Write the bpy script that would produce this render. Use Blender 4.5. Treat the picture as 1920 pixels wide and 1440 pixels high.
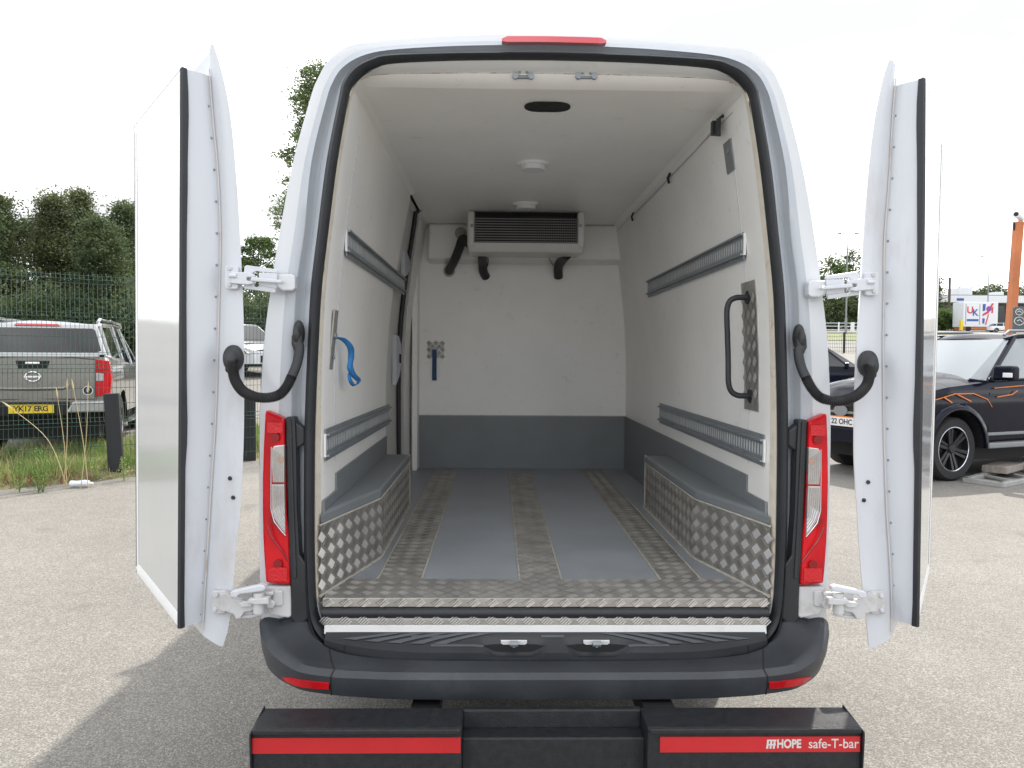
import bpy, bmesh, math, random
from math import sin, cos, pi, sqrt, atan2, radians
from mathutils import Vector, Matrix, noise
random.seed(7)
scene = bpy.context.scene
for o in list(bpy.data.objects): bpy.data.objects.remove(o)

# ------------------------------------------------------------------ camera
F = 1493.0
CAM = Vector((-0.183, -2.78, 1.56))
ROLL = radians(0.4)
VP = (930.0, 665.0)
def cam_matrix():
    a, b = (VP[0]-960)/F, -(VP[1]-720)/F
    ca, sa = cos(ROLL), sin(ROLL)
    # undo the roll of the picture before working out where +Y lies
    a, b = a*ca - b*sa, a*sa + b*ca
    fwd_cam = Vector((a, b, -1)).normalized()          # +Y as the unrolled camera sees it
    pitch = math.asin(fwd_cam.y)
    # build an upright camera looking so that +Y projects to (a,b)
    yaw = math.atan(a)
    best = None
    look = Vector((-a, 1, -b)).normalized()
    right = look.cross(Vector((0, 0, 1))).normalized()
    up = right.cross(look)
    R = Matrix((right, up, -look)).transposed()
    Rr = Matrix.Rotation(ROLL, 3, 'Z')
    return R @ Rr
RC = cam_matrix()
cd = bpy.data.cameras.new('camera')
cam = bpy.data.objects.new('camera', cd)
scene.collection.objects.link(cam)
cam.matrix_world = Matrix.Translation(CAM) @ RC.to_4x4()
cd.sensor_width = 36.0
cd.lens = 36.0*F/1920
cd.clip_start = 0.05
cd.clip_end = 2000
scene.camera = cam
scene.render.resolution_x, scene.render.resolution_y = 1024, 768

def ray(px, py):
    return RC @ Vector(((px-960)/F, -(py-720)/F, -1))
def at(px, py, Y):                 # point of the plane y=Y seen at a pixel of the photograph
    d = ray(px, py); t = (Y-CAM.y)/d.y
    return CAM + d*t
def atX(px, py, X):
    d = ray(px, py); t = (X-CAM.x)/d.x
    return CAM + d*t
def atZ(px, py, Z):
    d = ray(px, py); t = (Z-CAM.z)/d.z
    return CAM + d*t

# ------------------------------------------------------------------ sun, sky, exposure
SUN = Vector((0.44, 0.87, 1.0)).normalized()
el = math.asin(SUN.z); az = atan2(SUN.x, SUN.y)
sd = bpy.data.lights.new('sun', 'SUN'); sd.energy = 2.6; sd.angle = radians(0.9); sd.color = (1, 0.95, 0.87)
so = bpy.data.objects.new('sun', sd); scene.collection.objects.link(so)
so.rotation_euler = SUN.to_track_quat('Z', 'Y').to_euler()
w = bpy.data.worlds.new('World'); scene.world = w; w.use_nodes = True
nt = w.node_tree; nt.nodes.clear()
out = nt.nodes.new('ShaderNodeOutputWorld')
sky = nt.nodes.new('ShaderNodeTexSky'); sky.sky_type = 'NISHITA'; sky.sun_disc = False
sky.sun_elevation = el; sky.sun_rotation = az; sky.dust_density = 1.5
bg = nt.nodes.new('ShaderNodeBackground'); bg.inputs[1].default_value = 0.15
nt.links.new(sky.outputs[0], bg.inputs[0])
tc = nt.nodes.new('ShaderNodeTexCoord')
mp = nt.nodes.new('ShaderNodeMapping'); mp.inputs['Scale'].default_value = (1, 1, 2.6); mp.inputs['Location'].default_value = (11.9, 6.5, 16.1)
nt.links.new(tc.outputs['Generated'], mp.inputs[0])
ns = nt.nodes.new('ShaderNodeTexNoise'); ns.inputs['Scale'].default_value = 2.3; ns.inputs['Detail'].default_value = 7; ns.inputs['Roughness'].default_value = 0.55
nt.links.new(mp.outputs[0], ns.inputs[0])
rp = nt.nodes.new('ShaderNodeValToRGB'); rp.color_ramp.elements[0].position = 0.38; rp.color_ramp.elements[1].position = 0.50; rp.color_ramp.elements[0].color = (0.20,0.20,0.20,1)
nt.links.new(ns.outputs[0], rp.inputs[0])
ns2 = nt.nodes.new('ShaderNodeTexNoise'); ns2.inputs['Scale'].default_value = 3.2; ns2.inputs['Detail'].default_value = 6
nt.links.new(mp.outputs[0], ns2.inputs[0])
rp2 = nt.nodes.new('ShaderNodeValToRGB')
rp2.color_ramp.elements[0].position = 0.40; rp2.color_ramp.elements[0].color = (0.33, 0.335, 0.34, 1)
rp2.color_ramp.elements[1].position = 0.60; rp2.color_ramp.elements[1].color = (1.0, 1.0, 1.0, 1)
nt.links.new(ns2.outputs[0], rp2.inputs[0])
bg2 = nt.nodes.new('ShaderNodeBackground'); bg2.inputs[1].default_value = 1.52
nt.links.new(rp2.outputs[0], bg2.inputs[0])
mx = nt.nodes.new('ShaderNodeMixShader')
nt.links.new(rp.outputs[0], mx.inputs[0]); nt.links.new(bg.outputs[0], mx.inputs[1]); nt.links.new(bg2.outputs[0], mx.inputs[2])
nt.links.new(mx.outputs[0], out.inputs[0])
scene.view_settings.view_transform = 'Standard'; scene.view_settings.look = 'None'
scene.view_settings.gamma = 1; scene.view_settings.use_curve_mapping = False
scene.view_settings.exposure = 0.97
scene.render.engine = 'CYCLES'
scene.cycles.max_bounces = 10; scene.cycles.diffuse_bounces = 6; scene.cycles.transparent_max_bounces = 12

# ------------------------------------------------------------------ materials
def mat(name, col, rough=0.5, metal=0.0, var=0.0, vscale=8.0, bump=0.0, bscale=60.0, coat=0.0, col2=None, dirt=0.0, dirtcol=(0.2,0.17,0.13), dscale=3.0, spec=0.5, trans=0.0, stretch=(1,1,1), dpos=(0.55,0.75)):
    m = bpy.data.materials.new(name); m.use_nodes = True
    n = m.node_tree; b = n.nodes['Principled BSDF']
    b.inputs['Base Color'].default_value = (*col, 1)
    b.inputs['Roughness'].default_value = rough
    b.inputs['Metallic'].default_value = metal
    b.inputs['Specular IOR Level'].default_value = spec
    b.inputs['Coat Weight'].default_value = coat
    b.inputs['Coat Roughness'].default_value = 0.05
    b.inputs['Transmission Weight'].default_value = trans
    t = n.nodes.new('ShaderNodeTexCoord')
    mpn = n.nodes.new('ShaderNodeMapping'); mpn.inputs['Scale'].default_value = stretch
    n.links.new(t.outputs['Object'], mpn.inputs[0])
    cur = None
    if var > 0 or col2:
        a = n.nodes.new('ShaderNodeTexNoise'); a.inputs['Scale'].default_value = vscale; a.inputs['Detail'].default_value = 6
        n.links.new(mpn.outputs[0], a.inputs[0])
        r = n.nodes.new('ShaderNodeValToRGB')
        c2 = col2 or tuple(min(1, c*(1+var)) for c in col)
        c1 = col if col2 else tuple(c*(1-var) for c in col)
        r.color_ramp.elements[0].position = 0.35; r.color_ramp.elements[0].color = (*c1, 1)
        r.color_ramp.elements[1].position = 0.65; r.color_ramp.elements[1].color = (*c2, 1)
        n.links.new(a.outputs[0], r.inputs[0]); cur = r.outputs[0]
        mr = n.nodes.new('ShaderNodeMapRange'); mr.inputs['To Min'].default_value = max(0.02, rough*0.85); mr.inputs['To Max'].default_value = min(1, rough*1.2)
        n.links.new(a.outputs[0], mr.inputs[0]); n.links.new(mr.outputs[0], b.inputs['Roughness'])
    if dirt > 0:
        a = n.nodes.new('ShaderNodeTexNoise'); a.inputs['Scale'].default_value = dscale; a.inputs['Detail'].default_value = 10; a.inputs['Roughness'].default_value = 0.7
        n.links.new(mpn.outputs[0], a.inputs[0])
        r = n.nodes.new('ShaderNodeValToRGB'); r.color_ramp.elements[0].position = dpos[0]; r.color_ramp.elements[1].position = dpos[1]
        r.color_ramp.elements[1].color = (dirt, dirt, dirt, 1)
        n.links.new(a.outputs[0], r.inputs[0])
        x = n.nodes.new('ShaderNodeMix'); x.data_type = 'RGBA'
        n.links.new(r.outputs[0], x.inputs[0])
        if cur: n.links.new(cur, x.inputs[6])
        else: x.inputs[6].default_value = (*col, 1)
        x.inputs[7].default_value = (*dirtcol, 1); cur = x.outputs[2]
    if cur: n.links.new(cur, b.inputs['Base Color'])
    if bump > 0:
        a = n.nodes.new('ShaderNodeTexNoise'); a.inputs['Scale'].default_value = bscale; a.inputs['Detail'].default_value = 4
        n.links.new(mpn.outputs[0], a.inputs[0])
        bp = n.nodes.new('ShaderNodeBump'); bp.inputs['Strength'].default_value = bump; bp.inputs['Distance'].default_value = 0.01
        n.links.new(a.outputs[0], bp.inputs['Height']); n.links.new(bp.outputs[0], b.inputs['Normal'])
    return m
M = {}
M['paint'] = mat('white_paint', (0.63,0.65,0.675), 0.22, coat=0.4, var=0.02, vscale=3, dirt=0.25, dirtcol=(0.5,0.47,0.42), dscale=2.5, dpos=(0.58,0.8))
M['doorpaint'] = mat('white_door_paint', (0.61,0.63,0.67), 0.3, coat=0.25, var=0.02, vscale=3, dirt=0.45, dirtcol=(0.40,0.37,0.33), dscale=5, dpos=(0.56,0.76), stretch=(1,1,.35))
M['grubby'] = mat('grubby_white_paint', (0.58,0.58,0.585), 0.45, var=0.05, vscale=12, dirt=0.7, dirtcol=(0.33,0.29,0.25), dscale=14, dpos=(0.5,0.75))
M['gutter'] = mat('grey_painted_rebate', (0.47,0.50,0.54), 0.3, var=0.02, vscale=4, dirt=0.45, dirtcol=(0.34,0.34,0.34), dscale=5, dpos=(0.5,0.8), stretch=(1,1,.35))
M['liner'] = mat('moulded_white_lining', (0.90,0.885,0.855), 0.38, var=0.03, vscale=2.2, bump=0.10, bscale=9, dirt=0.45, dirtcol=(0.50,0.44,0.37), dscale=16, dpos=(0.60,0.74))
M['cream'] = mat('yellowed_sealant', (0.70,0.64,0.54), 0.6, var=0.06, vscale=20, dirt=0.9, dirtcol=(0.36,0.25,0.16), dscale=22, dpos=(0.56,0.72))
M['gloss'] = mat('gloss_lining_sheet', (0.55,0.56,0.56), 0.09, var=0.02, vscale=2, bump=0.10, bscale=2.5, coat=0.0)
M['grey'] = mat('grey_kick_lining', (0.19,0.205,0.215), 0.45, var=0.05, vscale=5, dirt=0.3, dirtcol=(0.2,0.2,0.2), dscale=8)
M['floor'] = mat('grey_resin_floor', (0.30,0.32,0.35), 0.34, var=0.08, vscale=4, bump=0.25, bscale=220, dirt=0.5, dirtcol=(0.34,0.35,0.35), dscale=10)
M['sealpale'] = mat('pale_dirty_sealant', (0.62,0.585,0.55), 0.6, dirt=0.8, dirtcol=(0.38,0.27,0.2), dscale=9, dpos=(0.55,0.75))
M['header'] = mat('painted_header', (0.62,0.62,0.61), 0.35, var=0.04, vscale=6, dirt=0.5, dirtcol=(0.42,0.40,0.38), dscale=12)
M['ruststain'] = mat('rusty_sealant_edge', (0.55,0.50,0.44), 0.7, dirt=1.0, dirtcol=(0.28,0.13,0.08), dscale=26, dpos=(0.45,0.6))
M['sealant'] = mat('dirty_sealant', (0.42,0.40,0.35), 0.7, var=0.15, vscale=25)
M['alu'] = mat('dirty_aluminium', (0.40,0.385,0.36), 0.42, metal=0.65, var=0.18, vscale=9, dirt=0.45, dirtcol=(0.21,0.185,0.155), dscale=12)
M['alubar'] = mat('worn_aluminium', (0.42,0.405,0.385), 0.32, metal=0.75, var=0.1, vscale=9)
M['alulight'] = mat('bright_worn_aluminium', (0.44,0.415,0.38), 0.38, metal=0.6, var=0.1, vscale=14, dirt=0.4, dirtcol=(0.3,0.24,0.2), dscale=20)
M['steel'] = mat('grey_galvanised_steel', (0.27,0.295,0.315), 0.42, metal=0.4, var=0.08, vscale=20)
M['slot'] = mat('dark_slot', (0.52,0.53,0.53), 0.5, var=0.1)
M['rubber'] = mat('black_rubber', (0.022,0.024,0.028), 0.5, var=0.15, vscale=12, bump=0.05)
M['plastic'] = mat('black_textured_plastic', (0.035,0.039,0.046), 0.42, var=0.2, vscale=5, bump=0.25, bscale=420, dirt=0.45, dirtcol=(0.085,0.085,0.08), dscale=5)
M['scuff'] = mat('black_smooth_plastic', (0.020,0.022,0.026), 0.4, var=0.15, bump=0.1, bscale=300)
M['scufflight'] = mat('grey_ribbed_plastic', (0.075,0.08,0.088), 0.55, bump=0.2, bscale=300, var=0.1)
M['powder'] = mat('black_powder_coat', (0.012,0.013,0.016), 0.34, bump=0.35, bscale=500, var=0.3, vscale=40, dirt=0.5, dirtcol=(0.05,0.05,0.05), dscale=18, dpos=(0.6,0.75))
M['hose'] = mat('black_hose', (0.03,0.03,0.032), 0.5, var=0.1)
M['red'] = mat('red_lens', (0.55,0.010,0.016), 0.10, spec=0.35, var=0.22, vscale=9, stretch=(1,1,.5))
M['redbright'] = mat('bright_red_reflector', (0.57,0.014,0.020), 0.16, spec=0.4, bump=0.35, bscale=160)
M['reddark'] = mat('deep_red_lens', (0.24,0.004,0.008), 0.15, coat=0.2)
M['redstrip'] = mat('red_reflective_tape', (0.52,0.018,0.022), 0.4, var=0.06, vscale=6)
M['brake'] = mat('red_brake_lens', (0.55,0.04,0.06), 0.2, coat=0.8)
M['clear'] = mat('clear_lens', (0.55,0.53,0.52), 0.10, metal=0.6, coat=1.0, var=0.12, vscale=18)
M['amber'] = mat('amber_bulb', (0.50,0.24,0.16), 0.3)
M['chrome'] = mat('chrome', (0.75,0.75,0.76), 0.12, metal=1.0)
M['blue'] = mat('blue_webbing', (0.03,0.20,0.50), 0.6, var=0.15, vscale=30, bump=0.2, bscale=200)
M['navy'] = mat('dark_blue_webbing', (0.01,0.05,0.14), 0.6)
M['unit'] = mat('cream_unit_plastic', (0.66,0.65,0.62), 0.4, var=0.02)
M['fin'] = mat('dark_grille_fin', (0.035,0.035,0.05), 0.35, metal=0.3)
M['finedge'] = mat('grille_edge', (0.25,0.25,0.24), 0.5)
M['black'] = mat('matt_black', (0.008,0.008,0.009), 0.7)
M['lightlens'] = mat('white_lamp_lens', (0.75,0.75,0.77), 0.3)
M['white'] = mat('white_plastic', (0.8,0.8,0.8), 0.4)
M['lettergrey'] = mat('pale_grey_print', (0.62,0.60,0.58), 0.5)
M['tyre'] = mat('tyre_rubber', (0.018,0.018,0.019), 0.75, bump=0.2, var=0.2)
M['rim'] = mat('dark_alloy_rim', (0.035,0.035,0.04), 0.25, metal=0.5)
M['rimlight'] = mat('machined_alloy', (0.6,0.6,0.62), 0.22, metal=0.95)
M['glass'] = mat('tinted_glass', (0.012,0.014,0.016), 0.03, coat=0.5)
M['screen'] = mat('sky_glare_glass', (0.26,0.29,0.31), 0.05, coat=0.5)  # pale base colour imitates sky reflected in the windscreen and side windows
M['silver'] = mat('grey_metallic_paint', (0.19,0.182,0.163), 0.28, metal=0.45, coat=1.0, var=0.03)
M['silverlight'] = mat('pale_silver_paint', (0.45,0.46,0.47), 0.25, metal=0.3, coat=1.0)
M['nightpaint'] = mat('black_car_paint', (0.006,0.007,0.016), 0.10, coat=0.0, var=0.1, spec=0.22)
M['orange'] = mat('orange_decal', (0.75,0.20,0.02), 0.4)
M['yellow'] = mat('yellow_plate', (0.80,0.58,0.02), 0.4)
M['plate'] = mat('white_plate', (0.75,0.75,0.75), 0.4)
M['ink'] = mat('black_ink', (0.01,0.01,0.012), 0.5)
M['fence'] = mat('green_coated_wire', (0.018,0.060,0.042), 0.4)
M['postwood'] = mat('black_painted_timber', (0.012,0.013,0.016), 0.6, bump=0.3, bscale=30, var=0.3, stretch=(1,1,.1))
M['bark'] = mat('bark', (0.11,0.085,0.06), 0.9, bump=0.6, bscale=20, var=0.3)
def leafmat(name, c1, c2, scale=0.9):
    m = mat(name, c1, 0.65, col2=c2, vscale=scale)
    b = m.node_tree.nodes['Principled BSDF']
    b.inputs['Subsurface Weight'].default_value = 0
    n = m.node_tree
    tr = n.nodes.new('ShaderNodeBsdfTranslucent'); ms = n.nodes.new('ShaderNodeMixShader'); ms.inputs[0].default_value = 0.35
    src = b.inputs['Base Color'].links[0].from_socket
    n.links.new(src, tr.inputs[0]); n.links.new(b.outputs[0], ms.inputs[1]); n.links.new(tr.outputs[0], ms.inputs[2])
    o = n.nodes['Material Output']; n.links.new(ms.outputs[0], o.inputs[0])
    return m
M['conifer'] = leafmat('dark_conifer_leaf', (0.040,0.072,0.028), (0.13,0.165,0.07))
M['conifer2'] = leafmat('brownish_conifer_leaf', (0.052,0.078,0.030), (0.155,0.175,0.075))
M['leaf'] = leafmat('green_leaf', (0.045,0.085,0.016), (0.13,0.19,0.05))
M['poplar'] = leafmat('poplar_leaf', (0.07,0.11,0.035), (0.18,0.23,0.09), 2.0)
M['farleaf'] = leafmat('far_tree_leaf', (0.05,0.08,0.03), (0.12,0.15,0.06), 0.3)
M['grass'] = leafmat('dry_green_grass', (0.13,0.24,0.05), (0.40,0.46,0.17), 2.0)
M['straw'] = mat('straw_stem', (0.50,0.40,0.22), 0.7)
M['soil'] = mat('dry_soil_verge', (0.10,0.085,0.045), 0.95, col2=(0.21,0.19,0.09), vscale=6, bump=0.6, bscale=30)
M['redweed'] = mat('reddish_dead_weed', (0.25,0.09,0.05), 0.8)
M['lawn'] = mat('distant_grass', (0.12,0.15,0.045), 0.9, col2=(0.24,0.25,0.10), vscale=0.6)
M['concrete'] = mat('pale_concrete', (0.42,0.41,0.38), 0.8, var=0.1)
M['cladding'] = mat('white_cladding', (0.72,0.74,0.76), 0.5, var=0.04)
M['shopwall'] = mat('dark_shopfront', (0.07,0.075,0.075), 0.3, var=0.2, vscale=2)  # dark wall colour with random variation, behind the shop columns
M['rust'] = mat('orange_painted_steel', (0.50,0.16,0.055), 0.55, var=0.12, vscale=2)
M['signgreen'] = mat('dark_sign', (0.07,0.09,0.10), 0.4)
M['galv'] = mat('lamp_post_grey', (0.24,0.25,0.26), 0.5, metal=0.3)
M['wood'] = mat('weathered_plank', (0.30,0.26,0.23), 0.85, bump=0.4, bscale=12, var=0.2, stretch=(1,8,1))
M['ramp'] = mat('grey_ramp_steel', (0.42,0.42,0.41), 0.5, metal=0.4, var=0.1)
M['flagred'] = mat('print_red', (0.60,0.06,0.09), 0.5)
M['flagblue'] = mat('print_blue', (0.05,0.10,0.36), 0.5)
M['pvc'] = mat('clear_crumpled_plastic', (0.70,0.74,0.80), 0.15, coat=0.5)
# tarmac: bound light aggregate, stones told apart by a fine cell pattern
def tarmac():
    m = bpy.data.materials.new('worn_tarmac'); m.use_nodes = True
    n = m.node_tree; b = n.nodes['Principled BSDF']; b.inputs['Roughness'].default_value = 0.85
    t = n.nodes.new('ShaderNodeTexCoord')
    v = n.nodes.new('ShaderNodeTexVoronoi'); v.inputs['Scale'].default_value = 165
    n.links.new(t.outputs['Object'], v.inputs[0])
    hs = n.nodes.new('ShaderNodeSeparateColor'); n.links.new(v.outputs['Color'], hs.inputs[0])
    r = n.nodes.new('ShaderNodeValToRGB')
    cr = r.color_ramp
    cr.elements[0].position = 0; cr.elements[0].color = (0.135,0.127,0.115,1)
    cr.elements[1].position = 1; cr.elements[1].color = (0.36,0.335,0.30,1)
    for p, c in ((0.25,(0.165,0.155,0.14)),(0.6,(0.215,0.203,0.182)),(0.85,(0.27,0.25,0.222))):
        e = cr.elements.new(p); e.color = (*c,1)
    n.links.new(hs.outputs[0], r.inputs[0])
    v2 = n.nodes.new('ShaderNodeTexNoise'); v2.inputs['Scale'].default_value = 0.55; v2.inputs['Detail'].default_value = 9; v2.inputs['Roughness'].default_value = 0.65
    n.links.new(t.outputs['Object'], v2.inputs[0])
    r2 = n.nodes.new('ShaderNodeMapRange'); r2.inputs['From Min'].default_value = 0.3; r2.inputs['From Max'].default_value = 0.7; r2.inputs['To Min'].default_value = 0.86; r2.inputs['To Max'].default_value = 1.10
    n.links.new(v2.outputs[0], r2.inputs[0])
    v3 = n.nodes.new('ShaderNodeTexNoise'); v3.inputs['Scale'].default_value = 7; v3.inputs['Detail'].default_value = 5
    n.links.new(t.outputs['Object'], v3.inputs[0])
    r3 = n.nodes.new('ShaderNodeMapRange'); r3.inputs['From Min'].default_value = 0.3; r3.inputs['From Max'].default_value = 0.7; r3.inputs['To Min'].default_value = 0.95; r3.inputs['To Max'].default_value = 1.05
    n.links.new(v3.outputs[0], r3.inputs[0])
    v4 = n.nodes.new('ShaderNodeTexNoise'); v4.inputs['Scale'].default_value = 1.6; v4.inputs['Detail'].default_value = 3
    n.links.new(t.outputs['Object'], v4.inputs[0])          # oil and damp patches with an outline of their own
    r4 = n.nodes.new('ShaderNodeMapRange'); r4.inputs['From Min'].default_value = 0.66; r4.inputs['From Max'].default_value = 0.73; r4.inputs['To Min'].default_value = 1.0; r4.inputs['To Max'].default_value = 0.80
    n.links.new(v4.outputs[0], r4.inputs[0])
    mu = n.nodes.new('ShaderNodeMath'); mu.operation = 'MULTIPLY'; n.links.new(r2.outputs[0], mu.inputs[0]); n.links.new(r3.outputs[0], mu.inputs[1])
    mu2 = n.nodes.new('ShaderNodeMath'); mu2.operation = 'MULTIPLY'; n.links.new(mu.outputs[0], mu2.inputs[0]); n.links.new(r4.outputs[0], mu2.inputs[1])
    x = n.nodes.new('ShaderNodeVectorMath'); x.operation = 'SCALE'
    n.links.new(r.outputs[0], x.inputs[0]); n.links.new(mu2.outputs[0], x.inputs['Scale'])
    n.links.new(x.outputs[0], b.inputs['Base Color'])
    bp = n.nodes.new('ShaderNodeBump'); bp.inputs['Strength'].default_value = 0.7; bp.inputs['Distance'].default_value = 0.004; bp.invert = True
    n.links.new(v.outputs['Distance'], bp.inputs['Height']); n.links.new(bp.outputs[0], b.inputs['Normal'])
    return m
M['tarmac'] = tarmac()

# ------------------------------------------------------------------ mesh helpers
class MB:
    def __init__(s): s.v = []; s.f = []
    def add(s, vs, fs):
        k = len(s.v); s.v += [tuple(x) for x in vs]; s.f += [tuple(i+k for i in f) for f in fs]
    def box(s, a, b):
        x0,y0,z0 = a; x1,y1,z1 = b
        s.hexa([(x0,y0,z0),(x1,y0,z0),(x1,y1,z0),(x0,y1,z0),(x0,y0,z1),(x1,y0,z1),(x1,y1,z1),(x0,y1,z1)])
    def hexa(s, p):
        s.add(p, [(0,3,2,1),(4,5,6,7),(0,1,5,4),(1,2,6,5),(2,3,7,6),(3,0,4,7)])
    def obox(s, c, u, v, w, hu, hv, hw):
        c = Vector(c); u = Vector(u).normalized()*hu; v = Vector(v).normalized()*hv; w = Vector(w).normalized()*hw
        s.hexa([c-u-v-w, c+u-v-w, c+u+v-w, c-u+v-w, c-u-v+w, c+u-v+w, c+u+v+w, c-u+v+w])
    def quad(s, a, b, c, d): s.add([a,b,c,d], [(0,1,2,3)])
    def grid(s, rows, closed=False):
        n = len(rows[0]); k = len(s.v)
        for r in rows: s.v += [tuple(x) for x in r]
        for i in range(len(rows)-1):
            for j in range(n if closed else n-1):
                a = k+i*n+j; b = k+i*n+(j+1)%n
                s.f.append((a, b, b+n, a+n))
    def prism(s, pts, d):            # pts: 3-D polygon, d: extrusion vector
        n = len(pts); d = Vector(d); P = [Vector(p) for p in pts]
        s.add(P+[p+d for p in P], [tuple(range(n)), tuple(range(2*n-1, n-1, -1))] + [(i, n+i, n+(i+1)%n, (i+1)%n) for i in range(n)])
    def tube(s, path, r, n=10, cap=True, rfun=None):
        path = [Vector(p) for p in path]; rows = []
        up = Vector((0,0,1)); prev = None
        for i, p in enumerate(path):
            t = (path[min(i+1, len(path)-1)] - path[max(i-1, 0)]).normalized()
            if prev is None:
                a = t.cross(up if abs(t.z) < .9 else Vector((1,0,0))).normalized()
            else:
                a = (prev - t*prev.dot(t)).normalized()
            prev = a; b = t.cross(a)
            rr = rfun(i, len(path)) if rfun else r
            rows.append([p + a*(rr*cos(2*pi*j/n)) + b*(rr*sin(2*pi*j/n)) for j in range(n)])
        k = len(s.v)
        s.grid(rows, True)
        if cap:
            s.f.append(tuple(k+j for j in range(n))[::-1]); s.f.append(tuple(k+(len(rows)-1)*n+j for j in range(n)))
    def disc(s, c, axis, r, h, n=16, r2=None):
        axis = Vector(axis).normalized(); c = Vector(c)
        s.tube([c, c+axis*h], r, n, rfun=(lambda i, m: r if i == 0 else (r2 or r)))
    def islands(s):
        par = list(range(len(s.v)))
        def find(a):
            while par[a] != a: par[a] = par[par[a]]; a = par[a]
            return a
        for f in s.f:
            r = find(f[0])
            for i in f[1:]: par[find(i)] = r
        out = {}
        for f in s.f: out.setdefault(find(f[0]), []).append(f)
        res = []
        for fs in out.values():
            m_ = MB(); idx = {}
            for f in fs:
                for i in f:
                    if i not in idx: idx[i] = len(m_.v); m_.v.append(s.v[i])
                m_.f.append(tuple(idx[i] for i in f))
            res.append(m_)
        return res
    def build_each(s, name, *a, **k):          # every loose piece becomes a part of its own
        return [i.build(name, *a, **k) for i in s.islands()]
    def build(s, name, m, parent=None, smooth=False, bevel=0, seg=2, fix=True, angle=35):
        me = bpy.data.meshes.new(name); me.from_pydata(s.v, [], s.f); me.update()
        if fix:
            bm = bmesh.new(); bm.from_mesh(me); bmesh.ops.recalc_face_normals(bm, faces=bm.faces); bm.to_mesh(me); bm.free()
        me.materials.append(M[m] if isinstance(m, str) else m)
        o = bpy.data.objects.new(name, me); scene.collection.objects.link(o)
        if parent: o.parent = parent
        if smooth:
            me.polygons.foreach_set('use_smooth', [True]*len(me.polygons))
            try:
                me.set_sharp_from_angle(angle=radians(angle))
            except Exception: pass
        if bevel:
            b = o.modifiers.new('bevel', 'BEVEL'); b.width = bevel; b.segments = seg; b.limit_method = 'ANGLE'; b.angle_limit = radians(40); b.harden_normals = False
        return o
def empty(name, label=None, cat=None, loc=(0,0,0), rz=0, group=None, parent=None):
    o = bpy.data.objects.new(name, None); scene.collection.objects.link(o)
    o.location = loc; o.rotation_euler = (0,0,rz); o.empty_display_size = 0.1
    if parent: o.parent = parent
    if label: o['label'] = label
    if cat: o['category'] = cat
    if group: o['group'] = group
    return o
def tag(o, label=None, cat=None, group=None, kind=None):
    for k, v in (('label',label),('category',cat),('group',group),('kind',kind)):
        if v: o[k] = v
    return o
def text(name, s, size, m, parent, loc, rot, depth=0.001, align='CENTER', sx=1.0, bold=0.0):
    c = bpy.data.curves.new(name, 'FONT'); c.body = s; c.size = size; c.extrude = depth; c.align_x = align; c.align_y = 'CENTER'; c.offset = bold
    c.materials.append(M[m]); t_ = bpy.data.objects.new(name, c); scene.collection.objects.link(t_)
    bpy.context.view_layer.update(); me = bpy.data.meshes.new_from_object(t_); bpy.data.objects.remove(t_)
    o = bpy.data.objects.new(name, me); scene.collection.objects.link(o)
    o.location = loc; o.rotation_euler = rot; o.scale = (sx,1,1)
    if parent: o.parent = parent
    return o
def interp(x, pts):
    if x <= pts[0][0]: return pts[0][1]
    for (a, va), (b, vb) in zip(pts, pts[1:]):
        if x <= b: return va + (vb-va)*(x-a)/(b-a)
    return pts[-1][1]
def catmull(P, k=4):
    P = [Vector(p) for p in P]; out = []
    for i in range(len(P)-1):
        p0 = P[max(i-1,0)]; p1 = P[i]; p2 = P[i+1]; p3 = P[min(i+2, len(P)-1)]
        for j in range(k):
            t = j/k
            out.append(0.5*((2*p1)+(p2-p0)*t+(2*p0-5*p1+4*p2-p3)*t*t+(3*p1-p0-3*p2+p3)*t**3))
    out.append(P[-1]); return out
def linear(P, k=4):
    P = [Vector(p) for p in P]; out = []
    for i in range(len(P)-1):
        for j in range(k): out.append(P[i].lerp(P[i+1], j/k))
    out.append(P[-1]); return out
def sstep(a, b, x):
    t = min(1, max(0, (x-a)/(b-a))); return t*t*(3-2*t)
# ================================================================== GROUND
def g(x, y):
    z = y-CAM.y
    h = 0.0
    if z > 13: h = 0.058*(z-13)*sstep(11, 22, z)
    d = (x*(-0.594)+y*0.804) - (-6.18*(-0.594)+6.87*0.804)      # distance behind the mesh fence line on the left
    if x < 2: h += 0.15*sstep(0.0, 1.6, d)*sstep(2, -2, x)
    return h
def axis_vals(spans):
    o = []
    for a, b, n in spans: o += [a+(b-a)*i/n for i in range(n)]
    return o+[spans[-1][1]]
mb = MB()
ys = axis_vals([(-30,-3,6),(-3,4,4),(4,14,30),(14,40,26),(40,150,16),(150,900,8)])
xs = axis_vals([(-500,-60,6),(-60,-14,8),(-14,4,36),(4,30,12),(30,500,8)])
mb.grid([[(x,y,g(x,y)) for x in xs] for y in ys])
tag(mb.build('ground', 'tarmac', smooth=True), kind='structure')

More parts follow.
